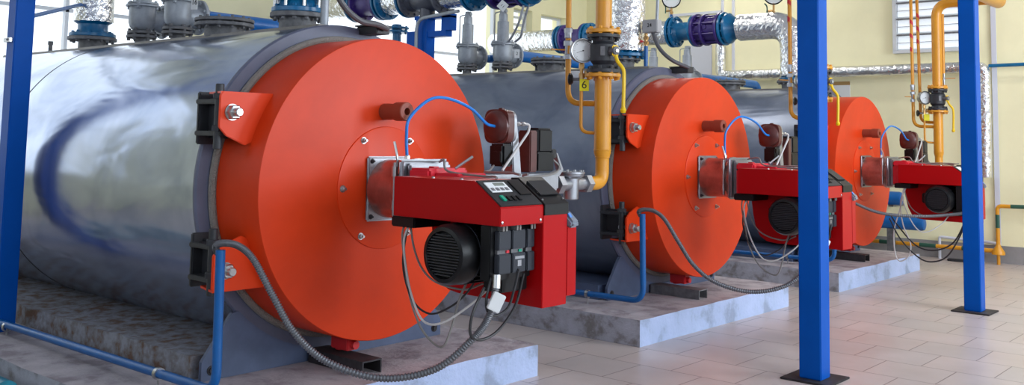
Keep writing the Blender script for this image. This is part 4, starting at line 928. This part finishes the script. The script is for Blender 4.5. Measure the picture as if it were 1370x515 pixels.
# blue support stand above the middle boiler
st = root('pipe_stand', (-7.26, YB+DY, ZTP+0.022), 'blue steel stand carrying the pipe above the middle boiler', 'pipe stand')
g = G(); y = YB+DY; g.box(-7.40, -7.27, y-0.06, y+0.06, ZTP+0.022, 2.50); g.box(-7.22, -7.10, y-0.06, y+0.06, ZTP+0.022, 2.62); g.box(-7.27, -7.22, y-0.055, y+0.055, ZTP+0.022, 2.62); link('post', g, 'blue', st)
g = G(); g.box(-7.10, -6.84, y-0.05, y+0.05, 2.43, 2.49); g.box(-6.90, -6.78, y-0.05, y+0.05, 2.49, 2.64); g.box(-7.3, -6.78, y-0.05, y+0.05, 2.62, 2.66); link('arm', g, 'blue', st)
sc = one('cable_conduit', G().tube(bend([(-7.20, YB+DY-0.11, ZTP+0.03), (-7.20, YB+DY-0.11, 2.62), (-6.6, YB+DY-0.11, 2.66)], 0.14, 10), 0.018, 10, straight=True), 'valvegrey', 'curved grey conduit on the blue pipe stand', 'conduit', loc=(-7.2, YB+DY-0.11, ZTP+0.03))
# teal valve stem left of it
tv = root('drain_valve', (-7.62, YB+DY, ZTP+0.022), 'small teal valve stack left of the blue pipe stand', 'valve')
g = G(); y = YB+DY; g.cyl((-7.62, y, ZTP+0.022), (-7.62, y, 2.6), 0.045, 16); g.flange((-7.62, y, 2.56), (0, 0, 1), 0.13, 0.02, 8, 0.01); g.flange((-7.62, y, 2.52), (0, 0, 1), 0.12, 0.02, 8, 0.01); g.flange((-7.62, y, 2.35), (0, 0, 1), 0.07, 0.02, 6, 0.008); link('body', g, 'teal', tv)
# paper diamond with number on the middle run
paper((-5.98, YB+DY-0.15, 2.662), (0.45, -0.85, -0.1), 0.085, 0.085, '11', 'white diamond tag reading 11 on the violet valve', up_=(1, 0.1, 1), name='diamond_tag')
# sensor cables at the door tops
for k, lb in enumerate(('thick grey cable dropping to the bracket atop the nearest orange door', 'thick grey cable dropping to the bracket atop the middle orange door')):
    pts = [(-4.06, 3.20, 2.32), (-4.09, 3.30, 2.14), (-4.07, 3.42, 2.04), (-4.08, 3.56, 2.03), (-4.10, 3.66, 2.015)]
    if k == 1: pts = [(-4.42, 3.50, 2.42), (-4.40, 3.48, 2.36), (-4.32, 3.46, 2.20), (-4.22, 3.50, 2.09), (-4.12, 3.62, 2.025)]
    pts = [Vector(p)+Vector((0, k*DY, 0)) for p in pts]
    one('sensor_cable', G().tube(pts, 0.017, 10), 'cabledark', lb, 'cable', 'sensor cables', loc=pts[0])
for (lb, ps) in (('thin silver hose rising from the right safety valve of the middle boiler', [(-5.99, 6.90, 2.33), (-5.93, 6.90, 2.40), (-5.86, 6.90, 2.52), (-5.80, 6.90, 2.70)]), ('second thin silver hose beside the right safety valve of the middle boiler', [(-5.97, 6.97, 2.33), (-5.90, 6.97, 2.38), (-5.86, 6.96, 2.50), (-5.78, 6.95, 2.70)])):
    one('silver_hose', G().tube(ps, 0.011, 8), 'alu', lb, 'hose', loc=ps[0])
# junction box with numbered plate, small blue sensor pipe with cock beneath
jb = root('junction_box', (-4.40, YB+DY, 2.31), 'grey junction box numbered 24 above the middle boiler', 'box')
g = G(); y = YB+DY; g.box(-4.475, -4.325, y-0.05, y+0.03, 2.325, 2.435, 0.006); link('case', g, 'boxgrey', jb)
text('lettering', '24', 0.045, (-4.40, y-0.0515, 2.385), (1, 0, 0), (0, 0, 1), 'black', jb)
g = G(); g.cyl((-4.35, y-0.01, 2.435), (-4.33, y-0.01, 2.95), 0.014, 10); link('riser_conduit', g, 'valvegrey', jb)
sp = root('sensor_pipe', (-4.465, y, ZTP), 'small blue sensor pipe with brass cock and red handle on the middle boiler', 'pipe')
g = G(); g.cyl((-4.465, y, ZTP+0.0), (-4.465, y, 2.215), 0.018, 14); link('tube', g, 'bluepipe', sp)
g = G(); g.cyl((-4.465, y, 2.21), (-4.465, y, 2.325), 0.014, 12); g.hexn((-4.465, y, 2.225), (0, 0, 1), 0.024, 0.03); g.hexn((-4.465, y, 2.27), (0, 0, 1), 0.022, 0.03); ck = link('cock', g, 'brass', sp)
g = G(); g.obox((-4.53, y-0.03, 2.255), (1, 0.3, 0), (0, 0, 1), 0.10, 0.018, 0.02, 0.005); link('handle', g, 'redlight', ck)
# gauges on the far run
for (gx, gz0, z1, lb, c) in ((-6.31, 2.90, 3.17, 'black-rimmed gauge on a blue stub above the farthest boiler pipe', 1), (-4.93, 2.80, 3.11, 'black-rimmed gauge on the foil elbow of the farthest boiler', 2)):
    y = YB+2*DY
    t = root('pipe_gauge', (gx, y, gz0), lb, 'gauge', 'black-rimmed gauges on the far pipe')
    g = G(); g.cyl((gx, y, gz0-0.02), (gx, y, gz0+0.10), 0.018 if c == 1 else 0.012, 12); link('stub', g, 'bluepipe' if c == 1 else 'brass', t)
    g = G(); g.cyl((gx, y, gz0+0.09), (gx, y, z1-0.07), 0.013, 12); g.hexn((gx, y, gz0+0.11), (0, 0, 1), 0.022, 0.03); g.cyl((gx, y, gz0+0.15), (gx-0.08, y, gz0+0.15), 0.012, 8); cc = link('cock', g, 'brass', t)
    g = G(); g.tube([(gx-0.08, y-0.01, gz0+0.12), (gx-0.08, y-0.01, gz0+0.2), (gx-0.11, y-0.01, gz0+0.24)], 0.008, 8); link('handle', g, 'striped_green', cc)
    n_ = Vector((0.45, -0.89, 0)).normalized(); gcc = Vector((gx, y, z1+0.03))
    g = G(); g.lathe(gcc-n_*0.03, n_, [(0, 0), (0, 0.118), (0.045, 0.122), (0.05, 0.112), (0.044, 0.108)], 36); link('case', g, 'black', t)
    dial(gcc, n_, 0.107, t, 0.012)

# ================================================================== FAR WALL ITEMS
YW = 12.80
fp = root('wall_foil_pipe', (-5.0, YW, 2.36), 'silver foil wrapped pipe running level along the far wall, turning down', 'insulated pipe')
g = G(); g.tube(bend([(-6.92, YW, 2.92), (-6.92, YW, 2.395), (-3.285, YW, 2.40), (-3.295, YW, 1.04)], 0.10, 8), 0.073, 24, straight=True)
for v in g.b.verts: v.co += Vector((random.uniform(-1, 1), random.uniform(-1, 1), random.uniform(-1, 1)))*0.002
link('foil_wrap', g, 'foil', fp)
g = G(); g.cyl((-5.85, YW, 2.13), (-5.85, YW, 2.41), 0.045, 16); link('branch', g, 'foil', fp)
for x in (-6.5, -5.0, -3.7):
    g = G(); g.box(x-0.015, x+0.015, YW+0.03, YF+0.005, 2.38, 2.41); link('wall_bracket', g, 'flange', fp)
g = G(); g.tube([(-3.24, YW+0.03, 2.415), (-0.6, YW+0.03, 2.45)], 0.022, 12); wp = one('water_pipe', g, 'teal', 'thin dark blue pipe level along the far wall at the right', 'pipe', loc=(-3.24, YW+0.03, 2.415))
# white cable trunking
g = G(); g.box(-3.225, -3.165, YF-0.035, YF-0.021, 0.22, ZT-0.01, 0.002); one('cable_trunking', g, 'whitepaint', 'white upright cable trunking on the far wall right of the louvred window', 'trunking')
g = G(); g.box(-6.79, -6.75, YF-0.03, YF, 2.2, ZT-0.01, 0.002); one('cable_trunking', g, 'whitepaint', 'white upright cable trunking on the far wall above the farthest boiler', 'trunking')
g = G(); g.box(-7.88, -6.95, YF-0.03, YF, 3.35, 3.39, 0.002); g.box(-7.88, -7.85, YF-0.03, YF, 3.39, ZT-0.01, 0.002); one('cable_trunking', g, 'whitepaint', 'white level cable trunking in the upper far corner of the wall', 'trunking')
g = G(); g.box(-6.97, -6.93, YF-0.03, YF, 2.95, ZT-0.01, 0.002); one('cable_trunking', g, 'whitepaint', 'white upright trunking beside the vertical foil pipe', 'trunking')
g = G(); g.box(-7.56, -7.13, YF-0.02, YF, 2.0, 2.88, 0.004); one('wall_panel', g, 'whitepaint', 'pale rectangular panel on the far wall behind the blue flange', 'panel')
# framed notice beside the third boiler
nt_ = root('framed_notice', (-5.15, YF-0.02, 1.95), 'small framed white notice on the far wall behind the orange door', 'notice')
g = G(); g.box(-5.30, -5.02, YF-0.02, YF, 1.90, 2.27, 0.003); link('sheet', g, 'white', nt_)
g = G(); g.box(-5.30, -5.02, YF-0.024, YF-0.004, 2.22, 2.27, 0.002); link('top_strip', g, 'brass', nt_)
# low white frame pipe
g = G(); g.tube(bend([(-3.87, YF-0.08, 0.0), (-3.87, YF-0.08, 0.27), (-3.30, YF-0.08, 0.25), (-3.16, YF-0.08, 0.235)], 0.03), 0.018, 10, straight=True); one('white_pipe', g, 'whitepaint', 'low white pipe frame standing at the skirting of the far wall', 'pipe', loc=(-3.87, YF-0.08, 0.0))
# striped gas pipe
YS = 12.74
def striped(pts, r, name, label, dash=0.33):
    t = root(name, pts[0], label, 'gas pipe')
    P = [Vector(p) for p in pts]
    k = 0
    dense = []
    for a, b in zip(P, P[1:]):
        n = max(1, int((b-a).length/0.05))
        for i in range(n): dense.append(a+(b-a)*i/n)
    dense.append(P[-1])
    acc = 0; cur = [dense[0]]; on = True
    for a, b in zip(dense, dense[1:]):
        cur.append(b); acc += (b-a).length
        if acc > (dash if on else dash*0.55):
            g = G(); g.tube(cur, r, 12, straight=True); link('yellow_length' if on else 'green_band', g, 'yellow' if on else 'striped_green', t); cur = [b]; acc = 0; on = not on
    if len(cur) > 1: g = G(); g.tube(cur, r, 12, straight=True); link('yellow_length' if on else 'green_band', g, 'yellow' if on else 'striped_green', t)
    return t
sp1 = striped(bend([(-6.4, YS, 0.16), (-3.17, YS, 0.16)], 0.03), 0.026, 'striped_pipe', 'yellow and dark green striped pipe low along the far wall', 0.30)
sp2 = striped(bend([(-3.16, YS, 0.17), (-3.16, YS, 0.70), (-0.6, YS, 0.76)], 0.05), 0.024, 'striped_pipe', 'yellow and dark green striped pipe rising at the right of the far wall', 0.22)
g = G(); g.cyl((-3.16, YS, 0.0), (-3.16, YS, 0.13), 0.02, 12); g.lathe((-3.16, YS, 0.12), (0, 0, 1), [(0, 0.0), (0, 0.075), (0.03, 0.075), (0.10, 0.03), (0.12, 0.026)], 20); link('cone_foot', g, 'yellow', sp2)
# low blue pipes behind the farthest boiler
for (z, x1, lb) in ((0.74, -4.20, 'upper of two thick blue pipes low behind the farthest boiler'), (0.44, -3.93, 'lower of two thick blue pipes, with a capped end, behind the farthest boiler')):
    y = 12.5
    g = G(); g.lathe((-9.2, y, z), (1, 0, 0), [(0, 0), (0, 0.085), (x1+9.2-0.04, 0.085), (x1+9.2-0.01, 0.075), (x1+9.2, 0.05), (x1+9.2, 0)], 28)
    t = one('water_main', g, 'bluepipe', lb, 'pipe', 'thick blue low pipes')
    for x in (-4.35, -7.5):
        g = G()
        if z < 0.5: g.box(x-0.04, x+0.04, y-0.04, y+0.04, 0, z-0.08); link('support_leg', g, 'flange', t)
        else: g.box(x-0.03, x+0.03, y, YF-0.002, z-0.11, z-0.08); link('wall_bracket', g, 'flange', t)
g = G(); g.box(-3.72, -3.5, 12.62, 12.72, 0, 0.03, 0.008); one('floor_scrap', g, 'castiron', 'dark flat scrap lying on the floor under the striped pipe', 'scrap')
# turquoise pipe at the lower left
g = G(); g.cyl((-7.8, 2.02, 0.13), (-4.92, 2.02, 0.13), 0.062, 28)
for x in (-7.0, -5.5): g.box(x-0.03, x+0.03, 1.99, 2.05, 0.0, 0.08)
one('turquoise_pipe', g, 'turq', 'scuffed turquoise pipe on the floor in the lower left corner', 'pipe')

# added fill lights, stronger towards the far wall
for i, (x, y) in enumerate(FILLS):
    pass
g = None
for (x, y) in FILLS:
    l = bpy.data.lights.new('ceiling_fill', 'AREA'); l.shape = 'RECTANGLE'; l.size = 1.2; l.size_y = 0.3; l.energy = 36 if y > 8 else 3; l.color = (1.0, 0.96, 0.9)
    o = bpy.data.objects.new('ceiling_fill', l); COL.objects.link(o); o.location = (x, y, ZT-0.05)
